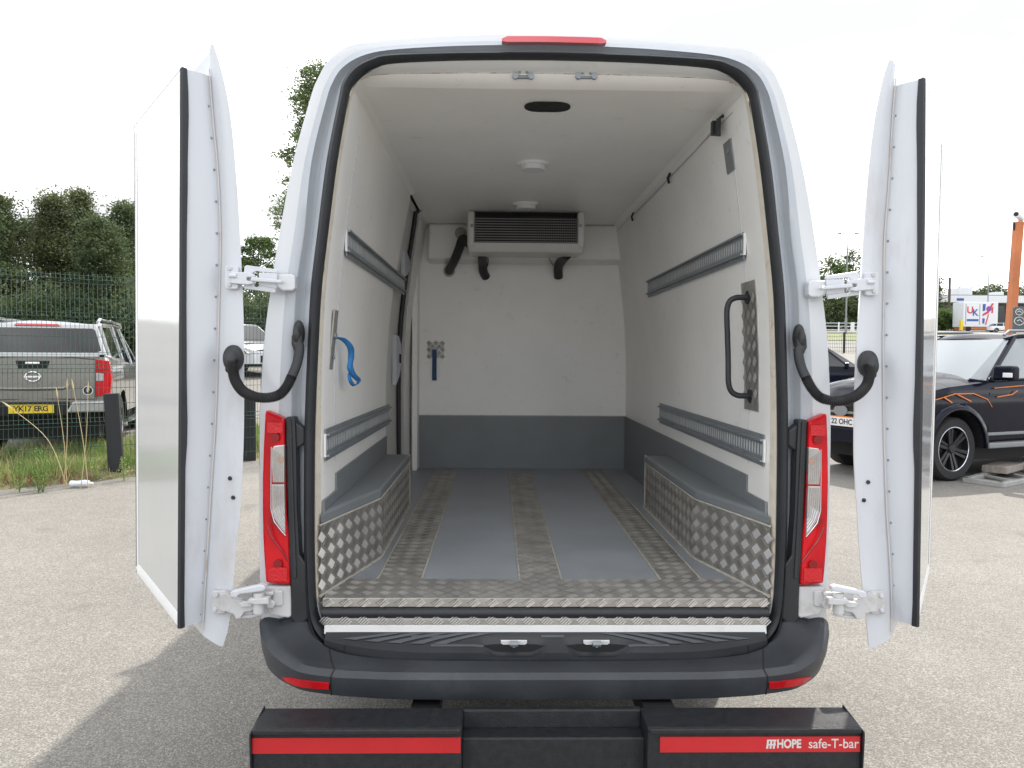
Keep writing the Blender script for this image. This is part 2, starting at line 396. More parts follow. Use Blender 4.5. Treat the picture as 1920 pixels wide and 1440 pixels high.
# ================================================================== VAN
van = empty('delivery_van', 'white high roof refrigerated van seen from behind with both rear doors swung fully open', 'van')
def R(hx, y, Y):
    z = Y-CAM.y
    return Vector((hx*z/F, Y, CAM.z-(y-665)*z/F))
kA = [(0,1255),(200,1253),(400,1250),(500,1240),(530,1210),(536,1150),(538,1050),(538,900),(537,780),(528,640),(514,540),(498,440),(471,310),(440,199),(427,165),(406,130),(368,103),(300,92),(200,84),(100,79),(0,78)]
kB = [(0,1250),(200,1248),(370,1243),(440,1228),(478,1200),(484,1150),(484,1050),(482,900),(480,780),(475,640),(470,540),(455,440),(441,310),(414,199),(402,165),(384,138),(350,117),(300,105),(200,97),(100,93),(0,91)]
kO = [(0,1247),(200,1245),(330,1238),(400,1222),(437,1195),(453,1150),(457,1050),(457,900),(455,780),(449,640),(443,540),(431,440),(414,310),(392,199),(384,165),(364,138),(334,122),(300,114),(200,110),(100,108),(0,107)]
kI = [(0,1232),(200,1230),(325,1222),(392,1206),(420,1180),(434,1140),(438,1050),(438,900),(436,780),(430,640),(424,540),(412,440),(395,310),(375,199),(367,172),(348,150),(322,136),(292,128),(200,122),(100,119),(0,118)]
def ring(keys, Y, grow=0.0, k=4):
    P = catmull([R(h, y, Y) for h, y in keys], k)
    if grow:
        Q = []
        for i, p in enumerate(P):
            t = (P[min(i+1,len(P)-1)]-P[max(i-1,0)]).normalized()
            n = Vector((t.z, 0, -t.x))
            if n.dot(Vector((p.x, 0, p.z-1.6))) < 0: n = -n
            Q.append(p+n*grow)
        P = Q
    return P
def full(half):                     # left half mirrored from the right half, one closed loop
    L = [Vector((-p.x, p.y, p.z)) for p in half]
    return half + L[::-1][1:-1]
rA, rB, rO, rI = ring(kA,0.06), ring(kB,0.0), ring(kO,0.0), ring(kI,0.0)
def shift(P, dy): return [Vector((p.x, p.y+dy, p.z)) for p in P]
def shrink(P, s, dy=0): return [Vector((p.x*(1-s), p.y+dy, 1.6+(p.z-1.6)*(1-s))) for p in P]
def lerpring(a, b, t, dy=0): return [p.lerp(q, t)+Vector((0,dy,0)) for p, q in zip(a, b)]
# outer painted shell: sides and roof swept forward, tapering into the cab
outerline = ring(kA, 0.06)
def shell_station(Y, top, side, zlow=0.42):
    o = []
    for p in outerline:
        x = p.x*side; z = p.z if p.z < 1.3 else 1.3+(p.z-1.3)*top
        o.append(Vector((x, Y, max(z, zlow))))
    return o
rows = [full([Vector((p.x,p.y,p.z)) for p in lerpring(rA, rB, 0.62, -0.005)]), full(lerpring(rA, rB, 0.30, -0.022)), full(lerpring(rA, rB, 0.10, -0.03)), full(shift(rA,0.0)), full(shift(shrink(rA,-0.002),0.12))]
for Y, t, s in ((0.5,1.0,1.0),(1.5,1.01,1.0),(3.0,1.01,1.0),(4.2,1.0,1.0),(4.7,0.93,1.0),(5.2,0.66,0.98),(5.7,0.28,0.97),(6.2,0.06,0.95),(6.55,-0.06,0.90),(6.7,-0.2,0.82)):
    rows.append(full(shell_station(Y, t, s)))
m_ = MB(); m_.grid([r for r in rows], True)
k0 = len(m_.v)-len(rows[0]); m_.f.append(tuple(range(k0, len(m_.v))))
m_.build('body', 'paint', van, smooth=True, angle=50)
# rear rebate between painted edge and the door seal
m_ = MB()
m_.grid([full(lerpring(rA, rB, 0.62, -0.005)), full(lerpring(rA, rB, 0.97, 0.004)), full(shift(rB,0.012)), full(lerpring(rB,rO,0.15,0.038)), full(lerpring(rB,rO,0.45,0.043)), full(lerpring(rB,rO,0.52,0.030)), full(lerpring(rB,rO,0.8,0.024)), full(shift(rO,0.018)), full(lerpring(rO, rI, .5, .03))], True)
m_.build('door_frame', 'gutter', van, smooth=True, angle=85)
# seal: a bulbous rubber ring
m_ = MB(); rws = []
for t, dy in ((0,0.02),(0.02,-0.004),(0.22,-0.022),(0.5,-0.030),(0.78,-0.022),(0.97,-0.004),(1.0,0.02)):
    rws.append(full(lerpring(rO, rI, t, dy)))
m_.grid(rws, True); m_.build('door_seal', 'rubber', van, smooth=True, angle=60)
# cream return from the seal to the inner lining
Zc, Xl, Xu = 2.515, 0.80, 0.69
inner = [(0,.60),(.37,.60),(.6,.60),(.72,.60),(.785,.62),(.80,.68),(.80,.80),(.80,1.1),(.80,1.35),(.797,1.55),(.787,1.75),(.768,1.95),(.736,2.2),(.712,2.36),(.70,2.44),(.695,2.50),(.67,Zc),(.58,Zc),(.38,Zc),(.19,Zc),(0,Zc)]
Y0, Y1 = 0.12, 3.22
rF = linear([Vector((x,Y0,z)) for x,z in inner])
rI2 = lerpring(rI, rF, 0.20, -0.010); rI3 = lerpring(rI, rF, 0.42, -0.006)
n0 = 4*5
def half_open(P):                   # the ring without its bottom run
    return P[n0:] + [Vector((-p.x,p.y,p.z)) for p in P[n0:]][::-1][1:]
SP_ = [(0,.012),(.22,-.016),(.5,-.030),(.74,-.034),(.92,-.022),(1.0,-.006),(1.0,0)]
TP_ = [(0,.012),(.22,-.004),(.46,.004),(.52,-.012),(.74,-.020),(.92,-.010),(1.0,0)]
prof = []
for (ts,ds),(tt,dt) in zip(SP_, TP_):
    row = []
    for i_,(p,q) in enumerate(zip(rI, rF)):
        w_ = sstep(4*13, 4*16+2, i_); row.append(p.lerp(q, ts+(tt-ts)*w_)+Vector((0, ds+(dt-ds)*w_, 0)))
    prof.append(row)
CUT = 4*15+1
for s in (1,-1):
    seg = lambda r: [Vector((s*p.x,p.y,p.z)) for p in r[n0:CUT+1]]
    m_ = MB(); m_.grid([seg(r) for r in prof[:4]]); m_.build('frame_sealant', 'cream', van, smooth=True, angle=60)
    m_ = MB(); m_.grid([seg(r) for r in prof[3:]]); m_.build('frame_return', 'liner', van, smooth=True, angle=60)
def top_run(r):
    r = r[CUT:]; return r + [Vector((-p.x,p.y,p.z)) for p in r[::-1][1:]]
m_ = MB(); m_.grid([top_run(r) for r in prof[:3]]); m_.build('header_panel', 'header', van, smooth=True, angle=70)
m_ = MB(); m_.tube([p+Vector((0,-.002,0)) for p in top_run(prof[2])], .0026, 6); m_.build('header_joint', 'ruststain', van, smooth=True)
m_ = MB(); m_.grid([top_run(r) for r in prof[2:]]); m_.build('header_lining', 'liner', van, smooth=True, angle=70)
m_ = MB()      # lower corners of the opening
for s in (1,-1):
    m_.grid([[Vector((s*p.x,p.y,p.z)) for p in r[4*3:n0+1]] for r in (shift(rI,0.012), rI2, rI3, rF)])
m_.build_each('corner_trim', 'paint', van, smooth=True)
# right wall, left wall, ceiling, bulkhead
def wx(z):
    return interp(z, [(a[1],a[0]) for a in inner[5:17]])
zs = sorted(set([round(0.69+ (Zc-0.69)*i/28,4) for i in range(29)]+[a[1] for a in inner[7:17]]))
m_ = MB(); m_.grid([[(wx(z),Y0,z) for z in zs]]+[[(wx(z),Y0+(Y1-Y0)*i/6,z) for z in zs] for i in range(1,7)])
m_.build('wall_lining', 'liner', van, smooth=True)
def yend(z): return interp(z, [(0.7,1.70),(1.4,1.70),(1.98,1.80),(2.5,1.98)])
m_ = MB(); m_.grid([[(-wx(z),Y0+(yend(z)-Y0)*i/5,z) for z in zs] for i in range(6)] + [[(-wx(z)-.13, yend(z)+.012, z) for z in zs]])
m_.build('wall_lining', 'liner', van, smooth=True)
m_ = MB(); nx = 10
m_.grid([[(-0.695+1.39*i/nx, Y0+(Y1-Y0)*j/6, Zc-(0.0)) for i in range(nx+1)] for j in range(7)])
m_.build('ceiling_lining', 'liner', van)
# bulkhead as one leaning-edged panel, kick panel on it
zz = [0.69+(Zc-0.69)*i/20 for i in range(21)]
m_ = MB(); m_.grid([[(-0.92,Y1,z) for z in zz],[(-wx(z)*.97,Y1,z) for z in zz],[(wx(z)+.02,Y1,z) for z in zz]]); m_.build('bulkhead', 'liner', van)
m_ = MB(); m_.box((-0.765,Y1-.008,0.70),(0.80,Y1-.0,1.10)); m_.build('kick_panel', 'grey', van)
m_ = MB(); m_.box((-0.765,Y1-.012,1.098),(0.80,Y1-.004,1.104)); m_.build('panel_joint', 'sealant', van)
# side kick panels
m_ = MB(); m_.box((0.792,0.28,0.70),(0.801,Y1-.01,1.10)); m_.box((0.792,0.06,0.70),(0.801,0.28,1.035)); m_.build('kick_panel', 'grey', van)
m_ = MB(); m_.box((-0.801,0.28,0.70),(-0.792,1.69,1.10)); m_.box((-0.801,0.06,0.70),(-0.792,0.28,1.035)); m_.build('kick_panel', 'grey', van)
# soffit above the bulkhead
m_ = MB(); m_.hexa([(-.685,3.08,2.262),(.745,3.08,2.262),(.745,3.22,2.235),(-.685,3.22,2.235),(-.675,3.08,2.513),(.70,3.08,2.513),(.70,3.22,2.513),(-.675,3.22,2.513)])
m_.build('soffit', 'liner', van, bevel=0.012)
m_ = MB(); m_.box((-.68,3.068,2.509),(.70,3.074,2.5145)); m_.box((.697,Y0+.1,2.470),(.703,3.1,2.478)); m_.build_each('ceiling_joint', 'gutter', van)
for s in (1,-1):
    m_ = MB(); m_.tube([(s*(wx(z)-.0005),.28,z) for z in zs if 1.1 < z < 2.42],.0018,5); m_.build('wall_joint','gutter',van)
# ---- side door bay behind the left wall
m_ = MB()
m_.grid([[(-wx(z)-.045, 1.70+ (2.62-1.70)*i/4, z) for z in zs] for i in range(5)])
m_.build('sliding_door_panel', 'unit', van, smooth=True)
m_ = MB()
m_.grid([[(-wx(z)-.02+(0.02 if i==0 else 0), [2.56,2.58,2.95,3.215][i], z) for z in zs] for i in range(4)])
m_.build('door_pillar', 'liner', van, smooth=True)
m_ = MB(); pth = [Vector((-wx(z)-.030, 2.54+0.03*sin(z*3), z)) for z in zs[1:]]
m_.tube(pth, 0.014, 8); m_.build('side_door_seal', 'rubber', van, smooth=True)
m_ = MB()
for zc, hh in ((2.13,.085),(1.52,.16)):
    x = -wx(zc)-.045
    m_.prism([(x,2.28,zc-hh),(x,2.42,zc-hh*.7),(x+.01,2.50,zc-hh*.1),(x+.01,2.50,zc+hh*.5),(x,2.40,zc+hh),(x,2.28,zc+hh)], (.03,0,0))
m_.build_each('latch_cover', 'gutter', van, bevel=.006)
m_ = MB(); m_.box((-.83,2.40,2.09),(-.765,2.47,2.17)); m_.box((-.86,2.40,1.50),(-.80,2.44,1.56)); m_.build_each('door_latch', 'black', van, bevel=.006)
m_ = MB(); m_.box((-.80,3.07,.70),(-.757,3.212,2.26)); m_.build('corner_trim', 'liner', van, bevel=.01)
# sliding door lower step/box closing the bay bottom
m_ = MB(); m_.box((-.92,1.70,.66),(-.79,3.2,.699)); m_.build('door_step', 'alu', van)
# ---- floor
m_ = MB(); m_.box((-.80,0.10,0.66),(.80,Y1,0.700)); m_.build('load_floor', 'floor', van)
def tread_bars(mb, o, u, v, n, inside, pitch=0.064, nb=5, h=0.0032, blen=0.78, asp=(1,1)):
    """five-bar tread: lozenges of parallel ridges turning by 90 degrees from cell to cell, on the plane o + a*u + b*v"""
    o, u, v, n = Vector(o), Vector(u).normalized(), Vector(v).normalized(), Vector(n).normalized()
    e1 = Vector((1,1,0)).normalized(); e2 = Vector((-1,1,0)).normalized()
    a0, a1, b0, b1 = inside('box')
    ax, az = asp; c0a, c0b = (a0+a1)/2, (b0+b1)/2
    def mp(p2, hh=0): return o+u*(c0a+p2.x*ax)+v*(c0b+p2.y*az)+n*hh
    s = pitch/sqrt(2)
    R_ = int((abs(a1-a0)+abs(b1-b0))/s)+3
    for i in range(-R_, R_):
        for j in range(-R_, R_):
            la, lb = (i-j)*s/sqrt(2), (i+j)*s/sqrt(2)
            if not inside((c0a+la*ax, c0b+lb*az)): continue
            d, p = (e1, e2) if (i+j) % 2 == 0 else (e2, e1)
            c = Vector((la,lb,0))
            for k in range(nb):
                q = c + p*((k-(nb-1)/2)*s*0.86/nb*1.02)
                L = s*blen/2; W = s*0.86/nb*0.34
                mb.add([mp(q-d*L-p*W), mp(q-d*L+p*W), mp(q+d*L+p*W), mp(q+d*L-p*W), mp(q-d*L*.7,h), mp(q+d*L*.7,h)], [(0,4,5,3),(1,2,5,4),(0,1,4),(2,3,5)])
def rect(a0, a1, b0, b1, m=0.012):
    def f(q):
        if q == 'box': return a0, a1, b0, b1
        return a0+m < q[0] < a1-m and b0+m < q[1] < b1-m
    return f
for x0, x1, ye in ((-.629,-.462,3.19),(-.087,.074,3.0),(.454,.611,3.19)):
    m_ = MB(); m_.box((x0,.235,.6995),(x1,ye,.7025)); st = m_.build('tread_strip', 'alu', van)
    m_ = MB(); tread_bars(m_, (0,0,.7025), (1,0,0), (0,1,0), (0,0,1), rect(x0,x1,.235,ye), h=.0022)
    tag(m_.build('tread_pattern', 'alu' , st, fix=False), kind='stuff')
    m_ = MB()
    for xx in (x0,x1): m_.tube([(xx,.235,.7015),(xx,ye,.7015)], .0045, 6)
    m_.build('joint_sealant', 'sealant', st)
# sill
m_ = MB(); m_.box((-.785,-.004,.672),(.785,.234,.704)); sill = m_.build('sill_plate', 'alu', van, bevel=.004)
m_ = MB(); tread_bars(m_, (0,0,.704), (1,0,0), (0,1,0), (0,0,1), rect(-.785,.785,0,.234,.008), h=.0028)
tag(m_.build('tread_pattern', 'alubar', sill, fix=False), kind='stuff')
m_ = MB(); tread_bars(m_, (0,-.0092,.688), (1,0,0), (0,0,1), (0,-1,0), rect(-.78,.78,-.03,.03,0), h=.0022)
m_.v = [(v[0], v[1], min(.7025, max(.6735, v[2]))) for v in m_.v]
tag(m_.build('tread_pattern', 'alulight', sill, fix=False), kind='stuff')
m_ = MB(); m_.box((-.785,-.009,.6725),(.785,-.0045,.7035)); m_.build('sill_edge', 'alulight', van, bevel=.002)
m_ = MB()
m_.tube([(-.785,-.016,.655),(.785,-.016,.655)], .0165, 12); m_.box((-.785,-.012,.64),(.785,.02,.671)); m_.build('sill_seal', 'rubber', van, smooth=True)
m_ = MB(); m_.box((-.775,-.026,.615),(.775,.03,.638)); st = m_.build('lower_tread_strip', 'alulight', van, bevel=.003)
m_ = MB(); tread_bars(m_, (0,-.0262,.627), (1,0,0), (0,0,1), (0,-1,0), rect(-.77,.77,-.013,.013,0), h=.002)
tag(m_.build('tread_pattern', 'alubar', st, fix=False), kind='stuff')
m_ = MB(); m_.hexa([(-.775,-.036,.585),(.775,-.036,.585),(.775,.06,.585),(-.775,.06,.585),(-.775,-.028,.615),(.775,-.028,.615),(.775,.06,.615),(-.775,.06,.615)])
m_.build('sill_panel', 'header', van, bevel=.003)
for xx in (-.60,-.30,-.165,-.02,.07,.21,.33,.50):       # bright pads under the plate
    pass
# scuff plate
def scuffY(x): return -.105+.045*max(0,(abs(x)-.45)/.32)**2
m_ = MB(); rws = []
NX = 60
def sc_shape(x, t):      # t: 0 top edge .. 1 front edge
    yf = scuffY(x); zf = .546+.028*max(0,(abs(x)-.35)/.42)**2
    Y = -.030+(yf+.030)*t; Z = .596+(zf-.596)*t**.9
    for cx in (-.115,.17):
        d = abs(x-cx)
        a = 1-sstep(.05,.12,d)
        Z -= .022*a*sstep(.25,.55,t)*(1-.25*sstep(.85,1,t))
    return Vector((x, Y, Z))
for i in range(NX*2+1):
    x = -.768+1.536*i/(NX*2)
    rws.append([sc_shape(x, t/14) for t in range(15)] + [Vector((x, scuffY(x)-.002, .50))])
m_.grid(rws); sc = m_.build('scuff_plate', 'scuff', van, smooth=True, angle=30)
m_ = MB()
for s in (-1,1):
    for k in range(5):
        x0 = s*(.70-.075*k) if True else 0
        pts1 = []; pts2 = []
        for j in range(9):
            t = j/8
            xa = s*(.60-.078*k) + s*(-.10*(1-t)**1.6+.06*t) ; tt = .12+.50*t
            p = sc_shape(max(-.75,min(.75,xa)), tt)+Vector((0,-.001,.003)); q = sc_shape(max(-.75,min(.75,xa+s*.046)), tt)+Vector((0,-.001,.003))
            pts1.append(p); pts2.append(q)
        m_.grid([pts1, pts2])
m_.build_each('grip_stripe', 'scufflight', sc)
for cx in (-.115,.17):
    m_ = MB(); c = sc_shape(cx, .46)+Vector((0,-.006,.012))
    m_.prism([c+Vector((a,-.004,b+.004)) for a,b in ((-.045,-.002),(-.038,-.007),(.038,-.007),(.045,-.002),(.045,.005),(-.045,.005))], (0,.004,.003)); lr = m_.build('latch_recess', 'grubby', van)
    m_ = MB(); c = c+Vector((0,-.012,.003)); m_.tube([c+Vector((-.014,0,0)), c+Vector((.014,0,0))], .010, 10); m_.tube([c+Vector((0,0,-.012)), c+Vector((0,0,.006))], .006, 8)
    m_.build('striker_pin', 'steel', lr, smooth=True)
m_ = MB()
for y_, a, b in ((.20,-.47,-.34),(.62,-.40,-.22),(.20,-.02,.06),(.62,.28,.42)):
    m_.grid([[sc_shape(a+(b-a)*i/6, y_)+Vector((0,0,.0015)) for i in range(7)],[sc_shape(a+(b-a)*i/6, y_+.10)+Vector((0,-.001,.0015)) for i in range(7)]])
m_.build_each('moulded_ledge', 'scufflight', sc)

# ---- bumper
def bump_col(x, q):
    pass
U = [0,.25,.5,.62,.69,.80,.86,.92,.97,1.0,1.02,1.03]
plan = {0:-.25,.25:-.25,.5:-.247,.62:-.242,.69:-.238,.80:-.218,.86:-.19,.92:-.145,.97:-.085,1.0:-.02,1.02:.08,1.03:.45}
top  = [.530,.530,.530,.532,.534,.540,.552,.572,.596,.618,.632,.640]
bot  = [.430,.430,.432,.436,.440,.444,.448,.453,.460,.468,.480,.490]
inx  = [0,.25,.5,.655,.735,.785,.815,.832,.845,.862,.90,1.0]
inY  = [-.112,-.112,-.108,-.098,-.082,-.06,-.04,-.022,-.012,-.006,.02,.40]
inZ  = [.520,.521,.524,.534,.548,.566,.590,.615,.635,.640,.642,.644]
def cols(sign):
    rws = []
    N_ = 6
    P = []
    for i,u in enumerate(U):
        Y = plan[u]; ox = Vector((u, Y, 0))
        a = Vector((inx[i], inY[i], inZ[i]))
        t = Vector((u-.012*min(1,u), Y+.016, top[i])); t2 = Vector((u, Y, top[i]-.018))
        mid = a.lerp(t, .5)+Vector((0,0,-.012 if i > 3 else -.004)); q3 = a.lerp(t,.85)
        b = Vector((u*(1-.010*sstep(.7,1,u)), Y+.012+.02*sstep(.7,1,u), bot[i]+.012)); b2 = Vector((u*(1-.028*sstep(.7,1,u))-.0, Y+.05, bot[i])); b3 = Vector((u*.93, Y+.16, bot[i]+.02))
        m1 = t2.lerp(b,.5)+Vector((.004*sstep(.7,1,u), -.004, 0))
        P.append([a+Vector((0,0,-.03)), a, mid, q3, t, t2, m1, b, b2, b3])
    C = [catmull([p[j] for p in P], 5) for j in range(len(P[0]))]
    rws = [[C[j][i] for j in range(len(C))] for i in range(len(C[0]))]
    if sign < 0: rws = [[Vector((-p.x,p.y,p.z)) for p in r] for r in rws]
    return rws
split = 0
for s in (1,-1):
    rws = cols(s)
    k = next(i for i,r in enumerate(rws) if abs(r[5].x) > .690)
    cen = rws[:k+1]
    if s == 1: cenR = cen
    else: cenL = cen
    c2 = rws[k:]
    seam = c2[0]
    m_ = MB(); m_.tube([p+Vector((0,-.0005,.0003)) for p in seam[1:9]], .0022, 6); m_.build('panel_seam','black',van)
    m_ = MB(); m_.grid(c2); m_.build('bumper_corner', 'plastic', van, smooth=True, angle=35)
    if s == -1: cornerL = m_
m_ = MB(); m_.grid(cenL[::-1]+cenR[1:]); m_.build('bumper', 'plastic', van, smooth=True, angle=35)
# dark moulding under the aperture seal and up beside the lamps
m_ = MB()
def inn(i, s): return Vector((s*inx[i], inY[i], inZ[i]))
for s in (1,-1):
    lo = catmull([R(h*1.0, y, -.02) for h,y in kO[:8]], 4); 
    lo = [Vector((s*p.x,p.y,p.z)) for p in lo]
    hi = catmull([Vector((s*inx[i], inY[i]-.002, inZ[i]-.004)) for i in range(8)], 4)
    m_.grid([lo, [a.lerp(b,.5)+Vector((0,-.006,-.006)) for a,b in zip(lo,hi)], [b+Vector((0,.002,-.012)) for b in hi]])
m_.build('aperture_moulding', 'scuff', van, smooth=True)
# under the van
m_ = MB(); m_.box((-.95,.1,.38),(.95,6.0,.60)); m_.box((-.7,-.08,.44),(.7,.12,.56)); m_.build('chassis', 'black', van)
for (x,y) in ((-.86,1.35),(.86,1.35),(-.88,5.6),(.88,5.6)):
    m_ = MB(); m_.disc((x-.11,y,.345),(1,0,0),.345,.22,28); wh = m_.build('wheel', 'tyre', van, smooth=True, bevel=.02)
    m_ = MB(); s = 1 if x > 0 else -1; m_.disc((x+s*.105,y,.345),(s,0,0),.20,.012,24,.18); m_.build('wheel_rim', 'galv', wh)
for s in (1,-1):        # cab glass
    m_ = MB(); m_.prism([(s*1.0,4.35,1.55),(s*1.0,5.45,1.5),(s*.97,5.0,2.05),(s*.96,4.4,2.1)], (s*.02,0,0)); m_.build('cab_window', 'glass', van)

# ---- wheel boxes
for s in (1,-1):
    xm = .665; xe = .798
    plan_ = [(xe,.02),(xm,.55),(xm,1.69),(.80,1.69)]
    wb = empty('wheel_box', parent=van)
    m_ = MB(); m_.prism([(s*x,y,.70) for x,y in plan_], (0,0,.255)); m_.build('tread_sheet', 'alu', wb)
    m_ = MB(); m_.prism([(s*(x-.004 if x < .79 else x),y-(.004 if x < .79 and y<1 else 0),.952) for x,y in plan_], (0,0,.045)); m_.build('top_board', 'grey', wb, bevel=.012, seg=3)
    # nosing
    m_ = MB(); m_.tube([(s*xe,.018,.955),(s*(xm-.004),.546,.955),(s*(xm-.004),1.69,.955)], .004, 6); m_.tube([(s*xe,.02,.703),(s*(xm-.003),.547,.703),(s*(xm-.003),1.69,.703)], .007, 6)
    m_.box((s*xm-.004,1.684,.70),(s*xm+.004,1.694,.998))
    m_.build('joint_sealant', 'sealant', wb)
    m_ = MB()
    tread_bars(m_, (s*xm,.55,.70), (0,1,0), (0,0,1), (-s,0,0), rect(0,1.14,0,.25,.008), pitch=.064, h=.0035, asp=(1.18,.88))
    dv = Vector((s*(xe-xm), .02-.55, 0)); L = dv.length; nn = Vector((-s*.53,-.133,0)).normalized()
    tread_bars(m_, (s*xm,.55,.70), dv, (0,0,1), nn, rect(0,L,0,.25,.008), pitch=.064, h=.0035, asp=(1.18,.88))
    tag(m_.build('tread_pattern', 'alubar', wb, fix=False), kind='stuff')

# ---- load rails
def rail(p0, p1, side):
    """perforated lashing rail between two points on a side wall; side +1 right wall"""
    p0, p1 = Vector(p0), Vector(p1); d = (p1-p0); L = d.length; d.normalize()
    n = Vector((-side,0,0)); n = (n - d*n.dot(d)).normalized(); v = d.cross(n)*(1 if d.cross(n).z > 0 else -1)
    c = (p0+p1)/2 + n*.003
    H = .042
    m_ = MB(); m_.obox(c, d, v, n, L/2, H, .003)
    for t in (1,-1):
        m_.obox(c+v*t*(H-.004)+n*.006, d, v, n, L/2, .004, .009)
        m_.obox(c+v*t*(H+.006), d, v, n, L/2, .010, .002)
    r = m_.build('lashing_rail', 'steel', van)
    m_ = MB(); k = int(L/.033)
    for i in range(k):
        q = c + d*(-L/2+.02+ (L-.04)*i/(k-1)) + n*.0036
        pts = []
        for a in range(10):
            an = 2*pi*a/10
            pts.append(q + d*(.0068*cos(an)) + v*(.019*sin(an)+(.004 if sin(an)>0 else -.004)))
        m_.prism(pts, n*.0012)
    tag(m_.build('rail_slot', 'slot', r), kind='stuff')
    m_ = MB(); e = p0 if p0.y < p1.y else p1
    m_.obox(e+n*.004-d*(.006 if e is p0 else -.006), d, v, n, .006, H, .004); m_.build('rail_end', 'white', r)
def wallpt(px, py, side):
    z = 1.6
    for _ in range(12):
        p = atX(px, py, side*(wx(z)-.001)); z = p.z
    return p
for side, a, b in ((1,(1397,458),(1216,540)),(1,(1434,845),(1238,774)),(-1,(648,451),(757,536)),(-1,(608,835),(729,776))):
    rail(wallpt(*a,side), wallpt(*b,side), side)

# ---- right grab handle
q = [wallpt(1390,527,1), wallpt(1416,520,1), wallpt(1436,773,1), wallpt(1413,770,1)]
m_ = MB(); y0, y1 = q[0].y, q[1].y
ya, yb = min(q[0].y,q[1].y), max(q[0].y,q[1].y)
zt, zb = q[0].z-.01, q[3].z
def wl(y, z, off=0): return Vector((wx(z)-off, y, z))
rows_ = []
for i in range(13):
    z = zb+(zt-zb)*i/12; rows_.append([wl(ya,z,.0), wl(ya,z,.004), wl(yb,z,.004), wl(yb,z,0)])
m_.grid(rows_); gp = m_.build('handle_plate', 'alu', van)
m_ = MB(); lean = Vector((wx(zt)-wx(zb),0,zt-zb))
tread_bars(m_, wl(ya,zb,.004), (0,1,0), lean, (-1,0,0), rect(0,yb-ya,0,lean.length,.008), pitch=.06, h=.003)
tag(m_.build('tread_pattern', 'alubar', gp, fix=False), kind='stuff')
yc = (ya+yb)/2
m_ = MB(); path = [wl(yc,zt-.06,0), wl(yc,zt-.06,.03), wl(yc,zt-.062,.055), wl(yc,zt-.075,.078), wl(yc,zt-.105,.090), wl(yc,zt-.15,.092)]+[wl(yc,zt-.15+(zb-zt+.30)*k/6,.092) for k in range(1,7)]+[wl(yc,zb+.10,.090), wl(yc,zb+.07,.078), wl(yc,zb+.057,.055), wl(yc,zb+.055,.03), wl(yc,zb+.055,0)]
m_.tube(catmull(path,4), .0108, 12)
for z in (zt-.06, zb+.055): m_.disc(wl(yc,z,.003), (-1,0,0), .026, .008, 16)
m_.build('grab_handle', 'rubber', gp, smooth=True)
# vent plate, tail of cable, clips on the right wall
p = [wallpt(1358,271,1), wallpt(1372,265,1), wallpt(1377,320,1), wallpt(1363,329,1)]
m_ = MB(); ya, yb = sorted((p[0].y,p[1].y)); za, zb_ = p[3].z, p[0].z
m_.hexa([wl(ya,za,-.002),wl(yb,za,-.002),wl(yb,za,.006),wl(ya,za,.006),wl(ya,zb_,-.002),wl(yb,zb_,-.002),wl(yb,zb_,.006),wl(ya,zb_,.006)]); vp = m_.build('wall_plate', 'galv', van)
m_ = MB(); m_.disc(wl((ya+yb)/2,(za+zb_)/2+.02,.006),(-1,0,0),.012,.004,12); m_.build('plate_screw', 'steel', vp)
c = wallpt(1357,238,1)
m_ = MB(); m_.tube([c+Vector((0,0,.045)), c+Vector((-.02,-.01,.03)), c+Vector((-.03,0,0)), c+Vector((-.03,0,-.03))], .006, 8)
m_.obox(c+Vector((-.03,.02,-.0)), (1,0,0),(0,1,0),(0,0,1), .012,.014,.026); m_.obox(c+Vector((-.03,-.035,-.012)), (1,0,0),(0,1,.2),(0,0,1), .007,.009,.034); m_.build('wiring_plug', 'rubber', van, smooth=True)
m_ = MB(); m_.tube(catmull([c+Vector((-.008,0.02,.03)), wallpt(1310,284,1)+Vector((-.005,0,.015)), wallpt(1258,333,1)+Vector((-.005,0,0)), wallpt(1222,375,1)+Vector((-.005,0,.012)), wallpt(1188,404,1)+Vector((-.005,0,0))],6), .0025, 6); m_.build('cable', 'gutter', van)
for a in ((1258,334),(1189,406)):
    c = wallpt(*a,1); m_ = MB(); m_.tube([c+Vector((-.004,0,.025)), c+Vector((-.016,0,.0)), c+Vector((-.014,-.02,-.028))], .007, 8); m_.build('cable_clip', 'rubber', van, smooth=True)
# ---- left strap
c = wallpt(623,640,-1)
m_ = MB(); m_.obox(c+Vector((.003,.0,0)), (0,1,0),(.1,0,1),(1,0,0), .033,.058*2,.003); lp = m_.build('strap_plate', 'alu', van)
m_ = MB(); m_.disc(c+Vector((.005,0,.02)),(1,0,0),.012,.012,12); m_.disc(c+Vector((.005,0,-.06)),(1,0,0),.008,.004,10); m_.build('plate_screw','steel',lp)
m_ = MB(); rws = []
SP = catmull([wallpt(px,py,-1)+Vector((dx,0,0)) for px,py,dx in ((622,632,.012),(629,636,.03),(635,652,.045),(636,672,.045),(634,688,.045),(638,702,.05),(646,712,.055),(645,720,.055),(639,722,.05),(635,712,.045),(636,700,.04),(640,692,.04))],5)
for i,p in enumerate(SP):
    tw = .3+2.4*i/len(SP); wv = Vector((.62*cos(tw*.5), .78, .25*sin(tw))).normalized()*(.0155 if i < 30 else .012)
    rws.append([p-wv, p+Vector((.002,0,0)), p+wv])
m_.grid(rws); o_ = m_.build('pull_strap', 'blue', lp, smooth=True); sm = o_.modifiers.new('thick','SOLIDIFY'); sm.thickness = .003
